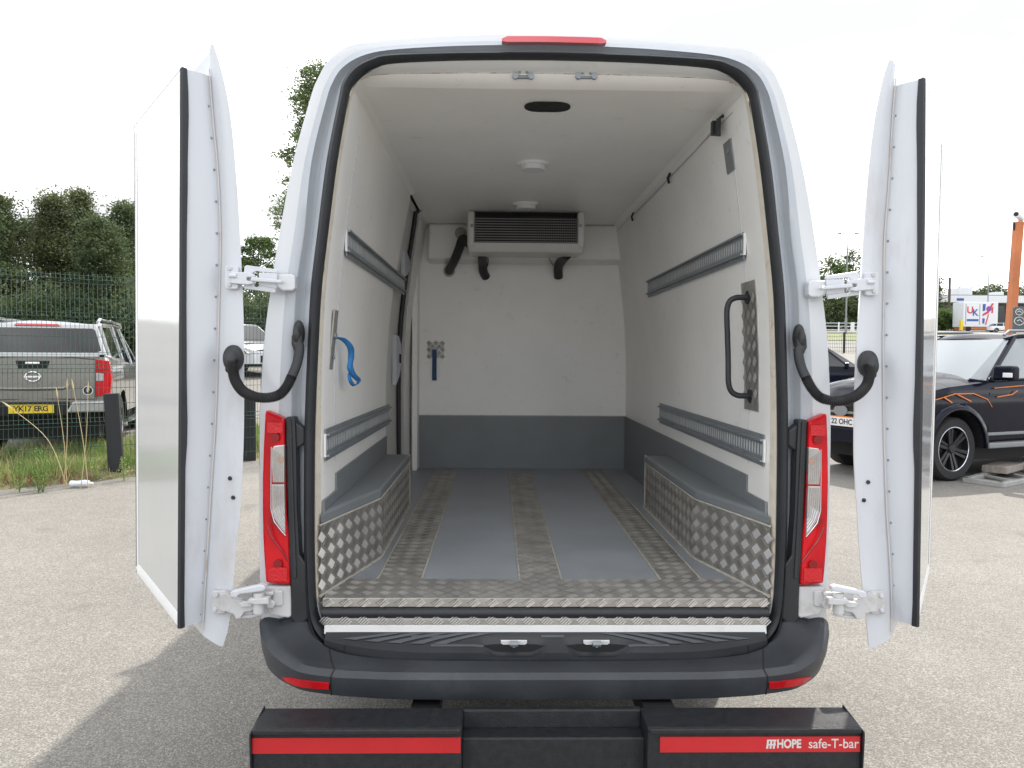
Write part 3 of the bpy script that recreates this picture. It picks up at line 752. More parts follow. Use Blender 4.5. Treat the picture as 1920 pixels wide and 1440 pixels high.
# ---- bulkhead handle
a, b = at(802,641,Y1), at(832,671,Y1)
m_ = MB(); m_.box((a.x,Y1-.006,b.z),(b.x,Y1,a.z)); bp_ = m_.build('strap_plate', 'alu', van)
m_ = MB(); tread_bars(m_, (a.x,Y1-.006,b.z),(1,0,0),(0,0,1),(0,-1,0), rect(0,b.x-a.x,0,a.z-b.z,.005), pitch=.05); tag(m_.build('tread_pattern','alubar',bp_,fix=False), kind='stuff')
a, b = at(811,655,Y1), at(819,713,Y1)
m_ = MB(); m_.box((a.x,Y1-.03,b.z),(b.x,Y1-.024,a.z)); m_.build('pull_strap','navy',bp_)
m_ = MB(); m_.obox(((a.x+b.x)/2,Y1-.02,a.z+.005),(1,0,0),(0,1,0),(0,0,1),.022,.014,.006); m_.build('strap_loop','steel',bp_)
# ---- refrigeration unit
un = empty('evaporator_unit', parent=van)
yF = 2.52
def U_(px,py): return at(px,py,yF)
tl, br = U_(876,403), U_(1097,474)
gl, gr = U_(890,406), U_(1083,456)
m_ = MB(); x0, x1 = tl.x, br.x; zt, zb = 2.513, br.z
for (xa,xb) in ((x0,gl.x),(gr.x,x1)): m_.hexa([(xa,yF,zb+.03),(xb,yF,zb+.03),(xb,3.07,zb+.03),(xa,3.07,zb+.03),(xa,yF,zt),(xb,yF,zt),(xb,3.07,zt),(xa,3.07,zt)])
m_.build_each('end_cap','unit',un,bevel=.02,seg=3)
m_ = MB(); m_.hexa([(x0+.01,yF+.03,zb+.0),(x1-.01,yF+.03,zb+.0),(x1-.01,3.07,zb+.03),(x0+.01,3.07,zb+.03),(x0,yF-.002,gr.z),(x1,yF-.002,gr.z),(x1,3.07,gr.z),(x0,3.07,gr.z)]); m_.build('drip_tray','unit',un,bevel=.012,seg=3)
m_ = MB(); m_.box((gl.x,yF+.06,gr.z-.01),(gr.x,yF+.07,zt)); m_.box((gl.x,yF+.07,gr.z-.0),(gr.x,3.05,zt-.0)); m_.build('grille_back','black',un)
gh = gl.z-gr.z; nlv = 10
fin0 = None
for i in range(nlv):
    z = gr.z+gh*(i+.5)/nlv
    m_ = MB(); hh = gh/nlv*.36
    m_.hexa([(gl.x,yF+.002,z-hh),(gr.x,yF+.002,z-hh),(gr.x,yF+.05,z+hh*.1),(gl.x,yF+.05,z+hh*.1),(gl.x,yF+.002,z-hh+.006),(gr.x,yF+.002,z-hh+.006),(gr.x,yF+.05,z+hh*.5),(gl.x,yF+.05,z+hh*.5)])
    lv = m_.build('grille_slat','finedge' ,un)
m_ = MB(); nf = 46
for i in range(nf):
    x = gl.x+(gr.x-gl.x)*(i+.5)/nf; m_.box((x-.0015,yF+.015,gr.z),(x+.0015,yF+.05,gl.z+.01))
tag(m_.build('grille_fins','fin',un), kind='stuff')
for px in (885,1088):
    c = U_(px,423); m_ = MB(); m_.disc((c.x,yF-.001,c.z),(0,-1,0),.012,.004,12); m_.build('cap_screw','steel',un)
def hose(pts, r, name='drain_hose', m='hose', ridge=0.0):
    P = catmull(pts, 8); m_ = MB()
    m_.tube(P, r, 12, rfun=(lambda i,n: r*(1+ridge*(i%2))) ); return m_.build(name, m, van, smooth=True)
hose([at(880,457,2.90),at(868,448,2.92),at(861,466,2.97),at(853,486,3.05),at(846,500,3.15),at(842,508,3.22)], .033)
hose([at(904,474,2.95),at(905,492,3.1),at(906,508,3.16),at(911,519,3.21)], .033)
hose([at(1063,478,2.9),at(1054,488,3.05),at(1047,500,3.14),at(1047,519,3.21)], .034)
m_ = MB(); m_.tube(catmull([at(913,478,3.0),at(915,486,3.08),at(914,498,3.1),at(909,505,3.15)],5),.004,6); m_.tube(catmull([at(1027,478,3.0),at(1032,490,3.08),at(1038,498,3.1)],5),.003,6); m_.tube(catmull([at(1045,478,3.0),at(1050,484,3.08),at(1058,482,3.1)],5),.003,6); m_.build_each('cable','rubber',van)
m_ = MB()
for (px,py) in ((864,437),(842,508)):
    c = at(px,py,3.075 if py < 450 else 3.215); m_.disc(c,(0,-1,0),.045,.006,12,.03)
m_.build_each('foam_sealant','sealant',van)
# ---- ceiling lamps and recess
for (pl, pr, pt, pb) in ((970,1029,299,314),(962,1010,377,387)):
    a = atZ((pl+pr)/2, (pt+pb)/2, Zc); hw = (pr-pl)/2*(a.y-CAM.y)/F
    lamp_ = empty('interior_lamp', parent=van)
    m_ = MB(); m_.disc((a.x,a.y,Zc),(0,0,-1),hw,.012,28,hw*.96); m_.build('lamp_bezel','white',lamp_,smooth=True)
    m_ = MB(); m_.disc((a.x,a.y,Zc-.012),(0,0,-1),hw*.80,.022,28,hw*.74); m_.build('lamp_lens','lightlens',lamp_,smooth=True)
    for v_ in lamp_.children: v_.scale = (1,1,1)
a, b = atZ(983,198,Zc), atZ(1070,198,Zc); y0 = atZ(1026,207,Zc).y; y1 = atZ(1026,190,Zc).y
ya, yb = min(y0,y1), max(y0,y1)
m_ = MB(); n_ = 8; r_ = (yb-ya)/2; pts = [(b.x-r_+r_*cos(t),(ya+yb)/2+r_*sin(t),Zc-.001) for t in [(-pi/2+pi*i/n_) for i in range(n_+1)]] + [(a.x+r_+r_*cos(t),(ya+yb)/2+r_*sin(t),Zc-.001) for t in [(pi/2+pi*i/n_) for i in range(n_+1)]]
m_.prism(pts,(0,0,-.006)); m_.build('ceiling_recess','black',van)
# header latch strikers
for px in (981,1099):
    c = at(px,144,0.06); st = empty('header_striker', parent=van)
    m_ = MB(); m_.tube([c+Vector((-.034,0,0)),c+Vector((.034,0,0))],.008,8); m_.disc(c+Vector((-.028,-.0,0)),(0,-1,0),.011,.012,12); m_.disc(c+Vector((.028,-.0,0)),(0,-1,0),.011,.012,12); m_.build('striker_plate','steel',st,smooth=True)
    m_ = MB(); m_.tube(catmull([c+Vector((-.012,0,0)),c+Vector((-.011,-.012,.02)),c+Vector((.011,-.012,.02)),c+Vector((.012,0,0))],5),.0042,8); m_.build('striker_loop','steel',st,smooth=True)
# high brake lamp
a, b = at(941,84,-.02), at(1136,88,-.02)
m_ = MB(); top_ = []; P1 = []; P2 = []
for i in range(21):
    t = i/20; x = a.x+(b.x-a.x)*t; zc = 2.634-.003*((x)/.2)**2
    e = .011 if 0 < i < 20 else .003
    P1.append((x,-.030,zc+e)); P2.append((x,-.034,zc-.010+(0 if 0<i<20 else .003)))
m_.grid([[(p[0],.04,p[2]+.006) for p in P1],P1,P2,[(p[0],.005,p[2]+.004) for p in P2]]); m_.build('high_brake_lamp','brake',van,smooth=True,angle=40)

# ---- tail lamps
def lamp_poly(pts, Yf, thick, name, m, parent, bevel=.004, s=1, bulge=0.0):
    P = []
    for px, py in pts:
        p = at(px, py, Yf)
        P.append(p)
    if s > 0: P = [Vector((-p.x,p.y,p.z)) for p in P]
    for p in P: p.y += bulge*max(0,(abs(p.x)-.93))
    m_ = MB(); m_.prism(P, (0,thick,0)); return m_.build(name, m, parent, bevel=bevel)
for s in (-1,1):
    tl_ = empty('tail_lamp', parent=van)
    mir0 = (lambda s_: (lambda p: Vector((p.x if s_ < 0 else -p.x, p.y, p.z))))(s)
    L = [(494,769),(490,840),(488,900),(488,960),(489,1010),(492,1060),(495,1096),(543,1098),(542,1050),(540,1005),(536,960),(534,900),(533,840),(533,785)]
    lamp_poly(L, -.030, .10, 'lamp_housing', 'red', tl_, bevel=.010, s=s, bulge=.30)
    lamp_poly([(510,842),(514,836),(533,834),(533,905),(511,905),(509,870)], -.0345, .03, 'indicator_lens', 'clear', tl_, .003, s)
    lamp_poly([(509,908),(533,908),(535,1002),(526,992),(515,975),(510,960)], -.0345, .03, 'reversing_lens', 'clear', tl_, .003, s)
    for (px,py) in ((516,820),(513,975),(521,1057)):
        c = at(px,py,-.03); x = c.x if s < 0 else -c.x
        m_ = MB(); m_.disc((x,-.028,c.z),(0,-1,0),.015,.005,16); m_.build('lamp_screw_boss','reddark',tl_,smooth=True)
    m_ = MB(); m_.grid([[mir0(at(x_,y_,-.0345)) for x_ in (501,515,530)] for y_ in (792,812)]); m_.build('reflector_patch','redbright',tl_)
    m_ = MB(); m_.grid([[mir0(at(x_,y_,-.0345)) for x_ in (503,520,538)] for y_ in (1064,1090)]); m_.build('reflector_patch','redbright',tl_)
    m_ = MB(); m_.tube(catmull([mir0(at(*q,-.031)) for q in ((500,985),(512,1012),(530,1035),(541,1052))],5),.003,5); m_.build('lens_crease','reddark',tl_,smooth=True)
    m_ = MB(); m_.tube([mir0(at(*q,-.033)) for q in ((509,838),(508,900),(508,955),(514,978),(527,995),(535,1004))],.0022,5); m_.build('lens_edge','rimlight',tl_,smooth=True)
    c = at(527,862,-.036); x = c.x if s < 0 else -c.x
    m_ = MB(); m_.disc((x,-.034,c.z),(0,-1,0),.009,.003,12); m_.build('amber_bulb','amber',tl_)
    m_ = MB()      # fine ridges of the clear lens
    for i in range(5):
        pts = [at(*q,-.036) for q in ((513+i*4,842+i*3),(513+i*4,903))]
        pts += [at(*q,-.036) for q in ((513+i*4,911),(514+i*4,955-i*3),(520+i*3.4,972-i*1.5),(534,994-i*8))] if False else []
        pts = [Vector((p.x if s < 0 else -p.x,p.y,p.z)) for p in pts]; m_.tube(pts,.0012,5)
        pts = [at(*q,-.036) for q in ((513+i*4,911),(514+i*4,955-i*3),(520+i*3.2,974-i*2),(533.5,994-i*7))]
        pts = [Vector((p.x if s < 0 else -p.x,p.y,p.z)) for p in pts]; m_.tube(pts,.0014,5)
    m_.build('lens_ridge','rimlight',tl_)
    # trim column inboard of the lamp
    def mir(p): return Vector((p.x if s < 0 else -p.x, p.y, p.z))
    m_ = MB(); m_.prism([mir(at(*q,-.022)) for q in ((535,782),(553,782),(556,860),(557,950),(562,1040),(575,1060),(578,1160),(560,1180),(545,1160),(545,1098),(541,1050))], (0,.05,0)); m_.build('lamp_trim','scuff',van,bevel=.006)
    m_ = MB(); m_.prism([mir(at(*q,-.028)) for q in ((541,786),(546,786),(551,950),(556,1085),(549,1085),(546,950))], (0,.02,0)); m_.build('trim_rib','rubber',van,bevel=.003)
    m_ = MB(); m_.prism([mir(at(*q,-.012)) for q in ((552,790),(571,803),(571,832),(552,844))], (0,.05,0)); m_.build('stop_block','scuff',van,bevel=.006)
    m_ = MB(); m_.prism([mir(at(*q,-.016)) for q in ((496,1099),(545,1099),(548,1155),(540,1159),(505,1153),(498,1140))], (0,.08,0)); m_.build('hinge_panel','grubby',van,bevel=.006)
    # corner reflector
    from mathutils.bvhtree import BVHTree
    bv = BVHTree.FromPolygons([Vector(v) for v in cornerL.v], cornerL.f)
    def on_(px,py):
        h = bv.ray_cast(CAM, ray(px,py).normalized()); 
        return h[0]+Vector((0,-.0075,0)) if h[0] is not None else at(px,py,-.24)
    up = [(530,1269),(545,1271),(570,1275),(595,1278),(618,1280)]; dn = [(536,1276),(550,1283),(572,1288),(596,1290),(617,1291)]
    dens = lambda P: [(P[i][0]+(P[i+1][0]-P[i][0])*j/5, P[i][1]+(P[i+1][1]-P[i][1])*j/5) for i in range(len(P)-1) for j in range(5)]+[P[-1]]
    up, dn = dens(up), dens(dn)
    m_ = MB(); m_.grid([[mir(on_(*q)+Vector((0,.02,0))) for q in up],[mir(on_(*q)) for q in up],[mir(on_(*q)) for q in dn],[mir(on_(*q)+Vector((0,.02,0))) for q in dn]]); m_.build('rear_reflector','red',van,smooth=True,angle=30)

# ---- safe-T-bar
bar = empty('step_bar', parent=van)
for x0,x1 in ((-.90,-.278),(.278,.925)):
    m_ = MB(); m_.hexa([(x0,-.445,.24),(x1,-.445,.24),(x1,-.315,.24),(x0,-.315,.24),(x0,-.446,.447),(x1,-.446,.447),(x1,-.315,.452),(x0,-.315,.452)]); m_.build('step_box','powder',bar,bevel=.006,seg=3)
    m_ = MB(); m_.box((x0+.004,-.458,.432),(x1-.004,-.446,.449)); m_.build('step_lip','powder',bar,bevel=.004)
    m_ = MB()
    xe = x0 if x0 < 0 else x1
    m_.prism([(xe-.003,-.315,.24),(xe-.003,-.312,.458),(xe-.003,-.462,.440),(xe-.003,-.462,.418),(xe-.003,-.452,.24)],(.006,0,0)); m_.build('end_plate','powder',bar,bevel=.003)
m_ = MB(); m_.box((-.897,-.4492,.374),(-.281,-.4440,.421)); m_.build('reflective_tape','redstrip',bar)
m_ = MB(); m_.box((.315,-.4492,.374),(.919,-.4440,.421)); m_.build('reflective_tape','redstrip',bar)
m_ = MB(); m_.box((-.28,-.40,.24),(.28,-.33,.395)); m_.box((-.28,-.329,.24),(.28,-.30,.450)); m_.build('step_tread','powder',bar,bevel=.005)
m_ = MB(); m_.box((-.45,-.32,.36),(-.36,.3,.42)); m_.box((.30,-.32,.36),(.40,.3,.43)); m_.build('bar_bracket','black',bar)
rot90 = (pi/2,0,0)
text('lettering','HOPE',.036,'lettergrey',bar,(.703,-.4496,.3985),rot90,.0006,sx=.80,bold=.0012)
text('lettering','safe-T-bar',.0405,'lettergrey',bar,(.838,-.4496,.3985),rot90,.0006,sx=.92,bold=.0002)
m_ = MB()
for i in range(3):
    m_.prism([(.634+.010*i,-.4495,.385),(.640+.010*i,-.4495,.385),(.643+.010*i,-.4495,.412),(.637+.010*i,-.4495,.412)],(0,-.0008,0))
m_.box((.636,-.4505,.395),(.663,-.4493,.3995)); m_.box((.636,-.4505,.408),(.665,-.4493,.4125)); m_.build('logo','lettergrey',bar)

# ---- rear doors
def column(Lpx, n=40):
    """resample a list of picture points by height"""
    ys = [p[1] for p in Lpx]; 
    C_ = catmull([Vector((p[0],p[1],0)) for p in Lpx], 8); tab = [(c.y,c.x) for c in C_]
    sm_ = lambda y: sum(interp(y+d, tab) for d in (-40,-20,0,20,40))/5
    lo, hi = ys[0], ys[-1]
    def f(y):
        w_ = min(1, max(0,(y-lo)/60), max(0,(hi-y)/60)); return interp(y,tab)*(1-w_)+sm_(y)*w_
    return f
doors = [
 dict(s=-1, C=[(400,82),(418,140),(432,210),(441,300),(448,400),(452,480),(457,600),(458,760),(456,860),(450,960),(442,1040),(436,1110),(433,1160),(418,1212)],
      B=[(392,110),(395,150),(398,199),(408,296),(411,338),(415,449),(412,560),(410,642),(406,775),(398,896),(394,966),(387,1080),(381,1181)],
      P1=[(345,120),(344,400),(342,800),(340,1183)], P2=[(260,208),(255,1058)], holes=((431,897),(437,933)), boot=(437,672)),
 dict(s=1, C=[(1667,112),(1653,155),(1643,204),(1633,273),(1626,351),(1620,433),(1615,508),(1610,600),(1604,700),(1602,800),(1602,880),(1607,950),(1612,1036),(1617,1098),(1624,1156),(1630,1216)],
      B=[(1680,128),(1679,139),(1672,216),(1666,332),(1661,397),(1656,453),(1656,563),(1654,618),(1655,743),(1656,805),(1658,872),(1660,934),(1663,991),(1667,1041),(1671,1135),(1670,1185)],
      P1=[(1728,140),(1727,400),(1722,800),(1716,1180)], P2=[(1755,225),(1750,1060)], holes=((1628,904),(1620,938)), boot=(1628,682))]
for D in doors:
    s = D['s']; dr = empty('rear_door', parent=van)
    fC, fB, fP = column(D['C']), column(D['B']), column(D['P1'])
    YC, YB, YP = -.03, -.01, -.08
    def PC(y): return at(fC(y), y, YC)
    def PB(y): return at(fB(y), y, YB)
    t = Vector((s*.56, .83, 0)).normalized(); nrm = Vector((-s*.83,.56,0)).normalized()   # along door, outward skin side
    ctop, cbot = D['C'][0][1], D['C'][-1][1]
    N = 46; rows = []
    btop, bbot = D['B'][0][1], D['B'][-1][1]
    for i in range(N+1):
        u = i/N
        c = PC(ctop+(cbot-ctop)*u)
        yb_ = btop+(bbot-btop)*u
        b = PB(yb_)
        b = Vector((b.x, b.y, c.z + (b.z-c.z)*(0.15 if 0.03<u<.97 else .6)))
        lip = c + (b-c).normalized()*.006 + nrm*(-.006)
        b1 = b.lerp(c,.08)+Vector((0,-.003,0))
        free = c + t*.77; 
        inn2 = b + t*.70; 
        rows.append([b+t*.02+nrm*.0, b, b1, b.lerp(c,.55)+Vector((0,-.010,0)), lip, c, c+nrm*.012+t*.05, c+nrm*.03+t*.3, c+nrm*.03+t*.7, free, free-nrm*.03, inn2])
    m_ = MB(); m_.grid(rows, True)
    for r0 in (0, N):
        k = r0*12; m_.f.append(tuple(range(k,k+12)))
    m_.build('door_shell','doorpaint',dr,smooth=True,angle=38)
    # lining pad: gloss sheet, its edge return, black seal
    zt, zb = at(D['P1'][0][0],D['P1'][0][1]+8,YP).z, at(D['P1'][-1][0],D['P1'][-1][1]-6,YP).z
    rows = []; N2 = 24; face = []; wid = None
    p2t = at(D['P2'][0][0],D['P2'][0][1],.61)
    pads = []
    for i in range(N2+1):
        z = zt+(zb-zt)*i/N2
        yy = D['P1'][0][1]+(D['P1'][-1][1]-D['P1'][0][1])*i/N2
        p = at(fP(yy), yy, YP); p = Vector((p.x,p.y,z))
        p2 = at(interp(yy,[(D['P1'][0][1],D['P2'][0][0]),(D['P1'][-1][1],D['P2'][1][0])]), 650, .61); p2 = Vector((p2.x,p2.y,z))
        yB = btop+20+(bbot-btop-22)*i/N2
        b = PB(yB); b = Vector((b.x,b.y,z))
        b2 = b + (p2-p)*.98
        pads.append((p,p2,b,b2))
    g1 = [[p.lerp(b,.0), p.lerp(b,.5)+Vector((0,-.002,0)), p.lerp(b,.80)+Vector((0,-.001,0)), p.lerp(b,.86)+Vector((0,.004,0)), p.lerp(b,1.06)+Vector((0,.002,0)), b2, p2] for p,p2,b,b2 in pads]
    m_ = MB(); m_.grid(g1, True)
    for r0 in (0,N2): m_.f.append(tuple(range(r0*7, r0*7+7)))
    m_.build('lining_pad','doorpaint',dr,smooth=True,angle=30)
    off = -nrm*.004
    m_ = MB(); m_.grid([[p.lerp(p2,.03)+off, p.lerp(p2,.5)+off, p.lerp(p2,.97)+off] for p,p2,b,b2 in pads]); m_.build('gloss_sheet','gloss',dr,smooth=True)
    m_ = MB()   # plastic edge strips round the sheet
    e0 = [p for p,_,_,_ in pads]; e1 = [q for _,q,_,_ in pads]
    m_.grid([[p+off*1.5, p.lerp(q,.02)+off*2.2, p.lerp(q,.045)+off*1.2] for p,q,_,_ in pads])
    m_.grid([[q+off*1.5, q.lerp(p,.02)+off*2.2, q.lerp(p,.045)+off*1.2] for p,q,_,_ in pads])
    for (p,q,_,_), dz in ((pads[0],-1),(pads[-1],1)):
        m_.grid([[p.lerp(q,k/6)+off*1.6 for k in range(7)],[p.lerp(q,k/6)+off*2.2+Vector((0,0,dz*.022)) for k in range(7)],[p.lerp(q,k/6)+off*.9+Vector((0,0,dz*.045)) for k in range(7)]])
    m_.build('edge_strip','white',dr,smooth=True)
    m_ = MB()
    dirb = [(b-p).normalized() for p,_,b,_ in pads]
    wgl = [.010*sin(i*.55)+.004*sin(i*1.3) for i in range(len(pads))]
    m_.grid([[p+off*2+t*.002, p+off*3.2, p+off*1.5-t*.010, p+d*(.009+max(0,wg)*.5)-t*.008, p+d*(.012+max(0,wg)*.5)+t*.004] for (p,_,_,_),d,wg in zip(pads,dirb,wgl)])
    m_.build('pad_seal','rubber',dr,smooth=True,angle=60)
    m_ = MB(); m_.tube([q+off*1.2 for _,q,_,_ in pads],.004,6); m_.build('pad_seal','rubber',dr)
    m_ = MB(); m_.tube([p.lerp(q,k/6)+off+Vector((0,0,.003)) for k in range(7) for p,q in [(pads[0][0],pads[0][1])]],.0035,6); m_.build('edge_bead','gutter',dr)
    # sealant line and rivets at the pad root
    yl = [btop+20+(bbot-btop-20)*i/40 for i in range(41)]
    m_ = MB(); m_.tube([PB(y)+Vector((0,-.006,0)) for y in yl], .0022, 6); m_.build('joint_sealant','sealpale',dr,smooth=True)
    m_ = MB()
    for i in range(17):
        y = btop+90+(bbot-btop-120)*i/16
        c = PB(y)+Vector((s*.012,-.006,0)); m_.disc(c,(0,-1,0),.0045,.004,8,.003)
    m_.build_each('rivet','steel',dr)
    for hx_, hy_ in D['holes']:
        c = at(hx_,hy_,YC-.004); m_ = MB(); m_.disc(c,(0,-1,0),.0075,.006,14,.005); m_.build('rubber_plug','rubber',dr,smooth=True)
    # lower end fin
    y0 = 1150; 
    # ---- hinges
    def hp(q, low):
        if s < 0: return q
        return (2069-q[0], q[1]+12) if not low else (2057-q[0], q[1]+1)
    def pr(m_, pts, Y, th, low=False):
        m_.prism([at(*hp(q,low), Y) for q in pts], (0,th,0))
    def rr(x0,y0,x1,y1,r=3): return [(x0+r,y0),(x1-r,y0),(x1,y0+r),(x1,y1-r),(x1-r,y1),(x0+r,y1),(x0,y1-r),(x0,y0+r)]
    hg = empty('upper_hinge', parent=dr)
    m_ = MB(); pr(m_, rr(421,498,446,542), -.052, .02); pr(m_, [(433,509),(466,511),(476,515),(476,520),(462,520),(462,526),(476,527),(476,532),(464,534),(432,531)], -.064, .022); m_.build('hinge_plate','doorpaint',dr,bevel=.003)
    m_ = MB(); pr(m_, [(458,500),(462,497),(519,505),(521,509),(521,512),(490,510),(480,508),(474,511),(474,513),(457,513)], -.045,.012); pr(m_, [(457,531),(474,531),(474,535),(480,539),(486,536),(517,541),(516,549),(457,541)], -.045,.012); pr(m_, [(457,513),(474,513),(474,531),(457,531)], -.045,.012); pr(m_, [(485,511),(520,512),(518,541),(485,536)], -.045,.012)
    m_.build('hinge_arm','doorpaint',dr,bevel=.0025)
    m_ = MB(); pr(m_, [(470,520),(474,519),(528,525),(529,530),(526,531),(470,527)], -.072,.02); m_.build('hinge_link','doorpaint',dr,bevel=.003)
    m_ = MB(); pr(m_, [(528,514),(545,513),(553,517),(553,540),(549,545),(530,545),(523,541),(518,538),(505,538),(505,532),(518,530),(520,521),(506,520),(506,514)], -.034,.04); m_.build('body_hinge_plate','paint',dr,bevel=.005)
    m_ = MB(); 
    for q in ((431,503),(430,534)):
        c = at(*hp(q,False),-.053); m_.disc(c,(0,-1,0),.0085,.005,16,.007); m_.disc(c+Vector((0,-.004,0)),(0,-1,0),.0035,.002,6)
    m_.build_each('hinge_bolt','grubby',dr,smooth=True)
    m_ = MB(); c = at(*hp((437,517),False),-.064); m_.tube([c+Vector((-.012,0,0)),c+Vector((.012,0,0))],.008,10); m_.build('hinge_boss','doorpaint',dr,smooth=True)
    bpy.data.objects.remove(hg)
    m_ = MB(); pr(m_, rr(396,1108,424,1151), -.05,.02,True); pr(m_, [(412,1112),(428,1112),(436,1122),(452,1124),(458,1128),(480,1128),(480,1140),(470,1146),(458,1148),(450,1160),(442,1161),(438,1152),(424,1147),(412,1147)], -.06,.02,True); m_.build('hinge_plate','grubby',dr,bevel=.003)
    m_ = MB(); pr(m_, [(430,1113),(433,1109),(488,1097),(496,1099),(498,1105),(492,1109),(448,1115),(443,1121),(432,1121)], -.085,.03,True); m_.build('hinge_arm','doorpaint',dr,bevel=.005,seg=3)
    m_ = MB(); pr(m_, [(456,1112),(474,1111),(474,1153),(452,1158),(448,1150),(456,1140)], -.040,.012,True); pr(m_, [(465,1124),(503,1121),(504,1133),(480,1134),(464,1131)], -.088,.03,True); pr(m_, [(446,1130),(468,1127),(478,1131),(468,1138),(452,1139)], -.075,.02,True); pr(m_, [(438,1156),(474,1153),(496,1148),(496,1153),(470,1159),(448,1160)], -.045,.015,True); m_.build('hinge_link','grubby',dr,bevel=.003)
    c0 = at(*hp((485,1110),True),-.06); c1 = at(*hp((485,1148),True),-.06)
    m_ = MB(); m_.tube([c0,c1],.019,16); m_.tube([c1,c1+Vector((0,0,-.004))],.016,12); m_.build('hinge_barrel','grubby',dr,smooth=True)
    m_ = MB(); pr(m_, rr(511,1107,530,1137,3), -.026,.02,True); pr(m_, [(494,1111),(512,1109),(512,1117),(494,1118)], -.045,.02,True); pr(m_, [(496,1128),(508,1126),(516,1133),(512,1141),(500,1141)], -.045,.02,True); m_.build('body_hinge_plate','grubby',dr,bevel=.004)
    m_ = MB()
    for q in ((404,1116),(403,1143)):
        c = at(*hp(q,True),-.052); m_.disc(c,(0,-1,0),.009,.005,16,.007); m_.disc(c+Vector((0,-.004,0)),(0,-1,0),.004,.002,6)
    m_.build_each('hinge_bolt','doorpaint',dr,smooth=True)
    # ---- cable conduit between body and door
    def q_(px,py,Y): return at(px,py,Y)
    if s < 0: A = [q_(437,676,-.07),q_(437,694,-.085),q_(441,712,-.10),q_(453,731,-.115),q_(472,742,-.125),q_(497,746,-.12),q_(522,741,-.10),q_(537,726,-.085),q_(547,706,-.07)]; Bt = [q_(547,706,-.07),q_(556,684,-.055),q_(561,662,-.045),q_(561,648,-.035)]; boot2 = (560,625)
    else: A = [q_(1628,686,-.07),q_(1630,702,-.085),q_(1625,722,-.10),q_(1608,740,-.115),q_(1585,750,-.12),q_(1560,751,-.12),q_(1538,745,-.10),q_(1522,728,-.085),q_(1511,708,-.07)]; Bt = [q_(1511,708,-.07),q_(1503,690,-.055),q_(1498,670,-.045),q_(1497,655,-.035)]; boot2 = (1498,632)
    P = catmull(A, 16); m_ = MB()
    m_.tube(P, .0165, 12, rfun=lambda i,n: .0185 if i % 2 else .0150); m_.build('cable_conduit','hose',dr,smooth=True,angle=80)
    m_ = MB(); m_.tube(catmull(Bt,5), .0165, 12); m_.build('conduit_sleeve','rubber',dr,smooth=True)
    c = at(*D['boot'],-.045)
    m_ = MB(); rws=[]
    def boot(c, w_, h_, d_, tail):
        m_ = MB()
        rws = []
        for k,(sc_,dy) in enumerate(((1,.012),(1.0,-.004),(.90,-.012),(.78,-.014),(.70,-.03),(.5,-.042),(.05,-.046))):
            rws.append([c+Vector((w_*sc_*cos(a), dy, h_*sc_*sin(a)-(0 if k<4 else .008))) for a in [2*pi*j/24 for j in range(24)]])
        m_.grid(rws, True); m_.tube([c+Vector((0,-.016,-.01)), c+Vector((0,-.022,-h_*.75)), tail], .0195, 12)
        return m_
    boot(c, .034, .046, 1, A[0]+Vector((0,0,-.012))).build('conduit_boot','hose',dr,smooth=True,angle=60)
    c = at(*boot2,-.012)
    boot(c, .019, .045, 1, Bt[-1]+Vector((0,0,-.01))).build('conduit_boot','hose',dr,smooth=True,angle=60)
# ================================================================== LEFT SIDE: verge, fence, posts
EDGE = [(-12,0.5),(-7.6,4.7),(-5.76,6.18),(-4.76,7.13),(-3.68,8.82),(-2.0,11.6),(-.9,14)]
FL = [(-11.5,2.9),(-8.75,4.97),(-6.18,6.87),(-3.61,8.77),(-1.04,10.67)]
def edge_x(y): return interp(y, [(b,a) for a,b in EDGE])
def verge_h(x,y):
    d = edge_x(y)-x
    return g(x,y)+.01+.09*sstep(0,.5,d)+.10*sstep(.3,1.6,d)*0+.025*noise.noise(Vector((x*3,y*3,0)))*sstep(0,.2,d)
m_ = MB(); rws = []
for i in range(90):
    y = 0.5+13.3*i/89; ex = edge_x(y)+.04*noise.noise(Vector((y*3,0,0)))
    wv = 2.3
    rws.append([(ex,y,g(ex,y)-.01)]+[(ex-wv*j/16, y+0.0*j, verge_h(ex-wv*j/16,y)+(0 if j<15 else -.1*(j-14))) for j in range(1,18)])
m_.grid(rws); tag(m_.build('verge','soil',smooth=True), kind='structure')
rnd = random.Random(3)
def blades(n, zone, hmin, hmax, wdt, bend=.5):
    m_ = MB()
    for _ in range(n):
        x,y,z,sc = zone()
        h = rnd.uniform(hmin,hmax)*sc; a = rnd.uniform(0,2*pi); b = rnd.uniform(0,2*pi); L = rnd.uniform(.1,bend)*h
        wx_, wy_ = cos(a)*wdt, sin(a)*wdt
        p = Vector((x,y,z)); q = p+Vector((cos(b)*L*.4,sin(b)*L*.4,h*.6)); r = p+Vector((cos(b)*L,sin(b)*L,h))
        W = Vector((wx_,wy_,0))
        m_.add([p-W,p+W,q+W*.7,q-W*.7,r],[(0,1,2,3),(3,2,4)])
    return m_
def vzone():
    while True:
        y = rnd.uniform(3.2,10.8); d = rnd.random()**.9*2.2
        x = edge_x(y)-.03-d
        k = noise.noise(Vector((x*1.7,y*1.7,3)))
        if rnd.random() < .75+k: break
    return x,y,verge_h(x,y)-.02,(.35+.65*sstep(0,.5,d))*(.8+.6*k)
tag(blades(38000, vzone, .08, .27, .0035).build('grass','grass',fix=False), kind='stuff')
def czone():
    x,y,z,s_ = vzone(); return x,y,z,1
tag(blades(3000, czone, .10,.34,.0022,.9).build('dry_grass','straw',fix=False), kind='stuff')
def rzone():
    while True:
        x,y,z,s_ = vzone()
        if y < 7.0 and edge_x(y)-x < .7: return x,y,z,.9
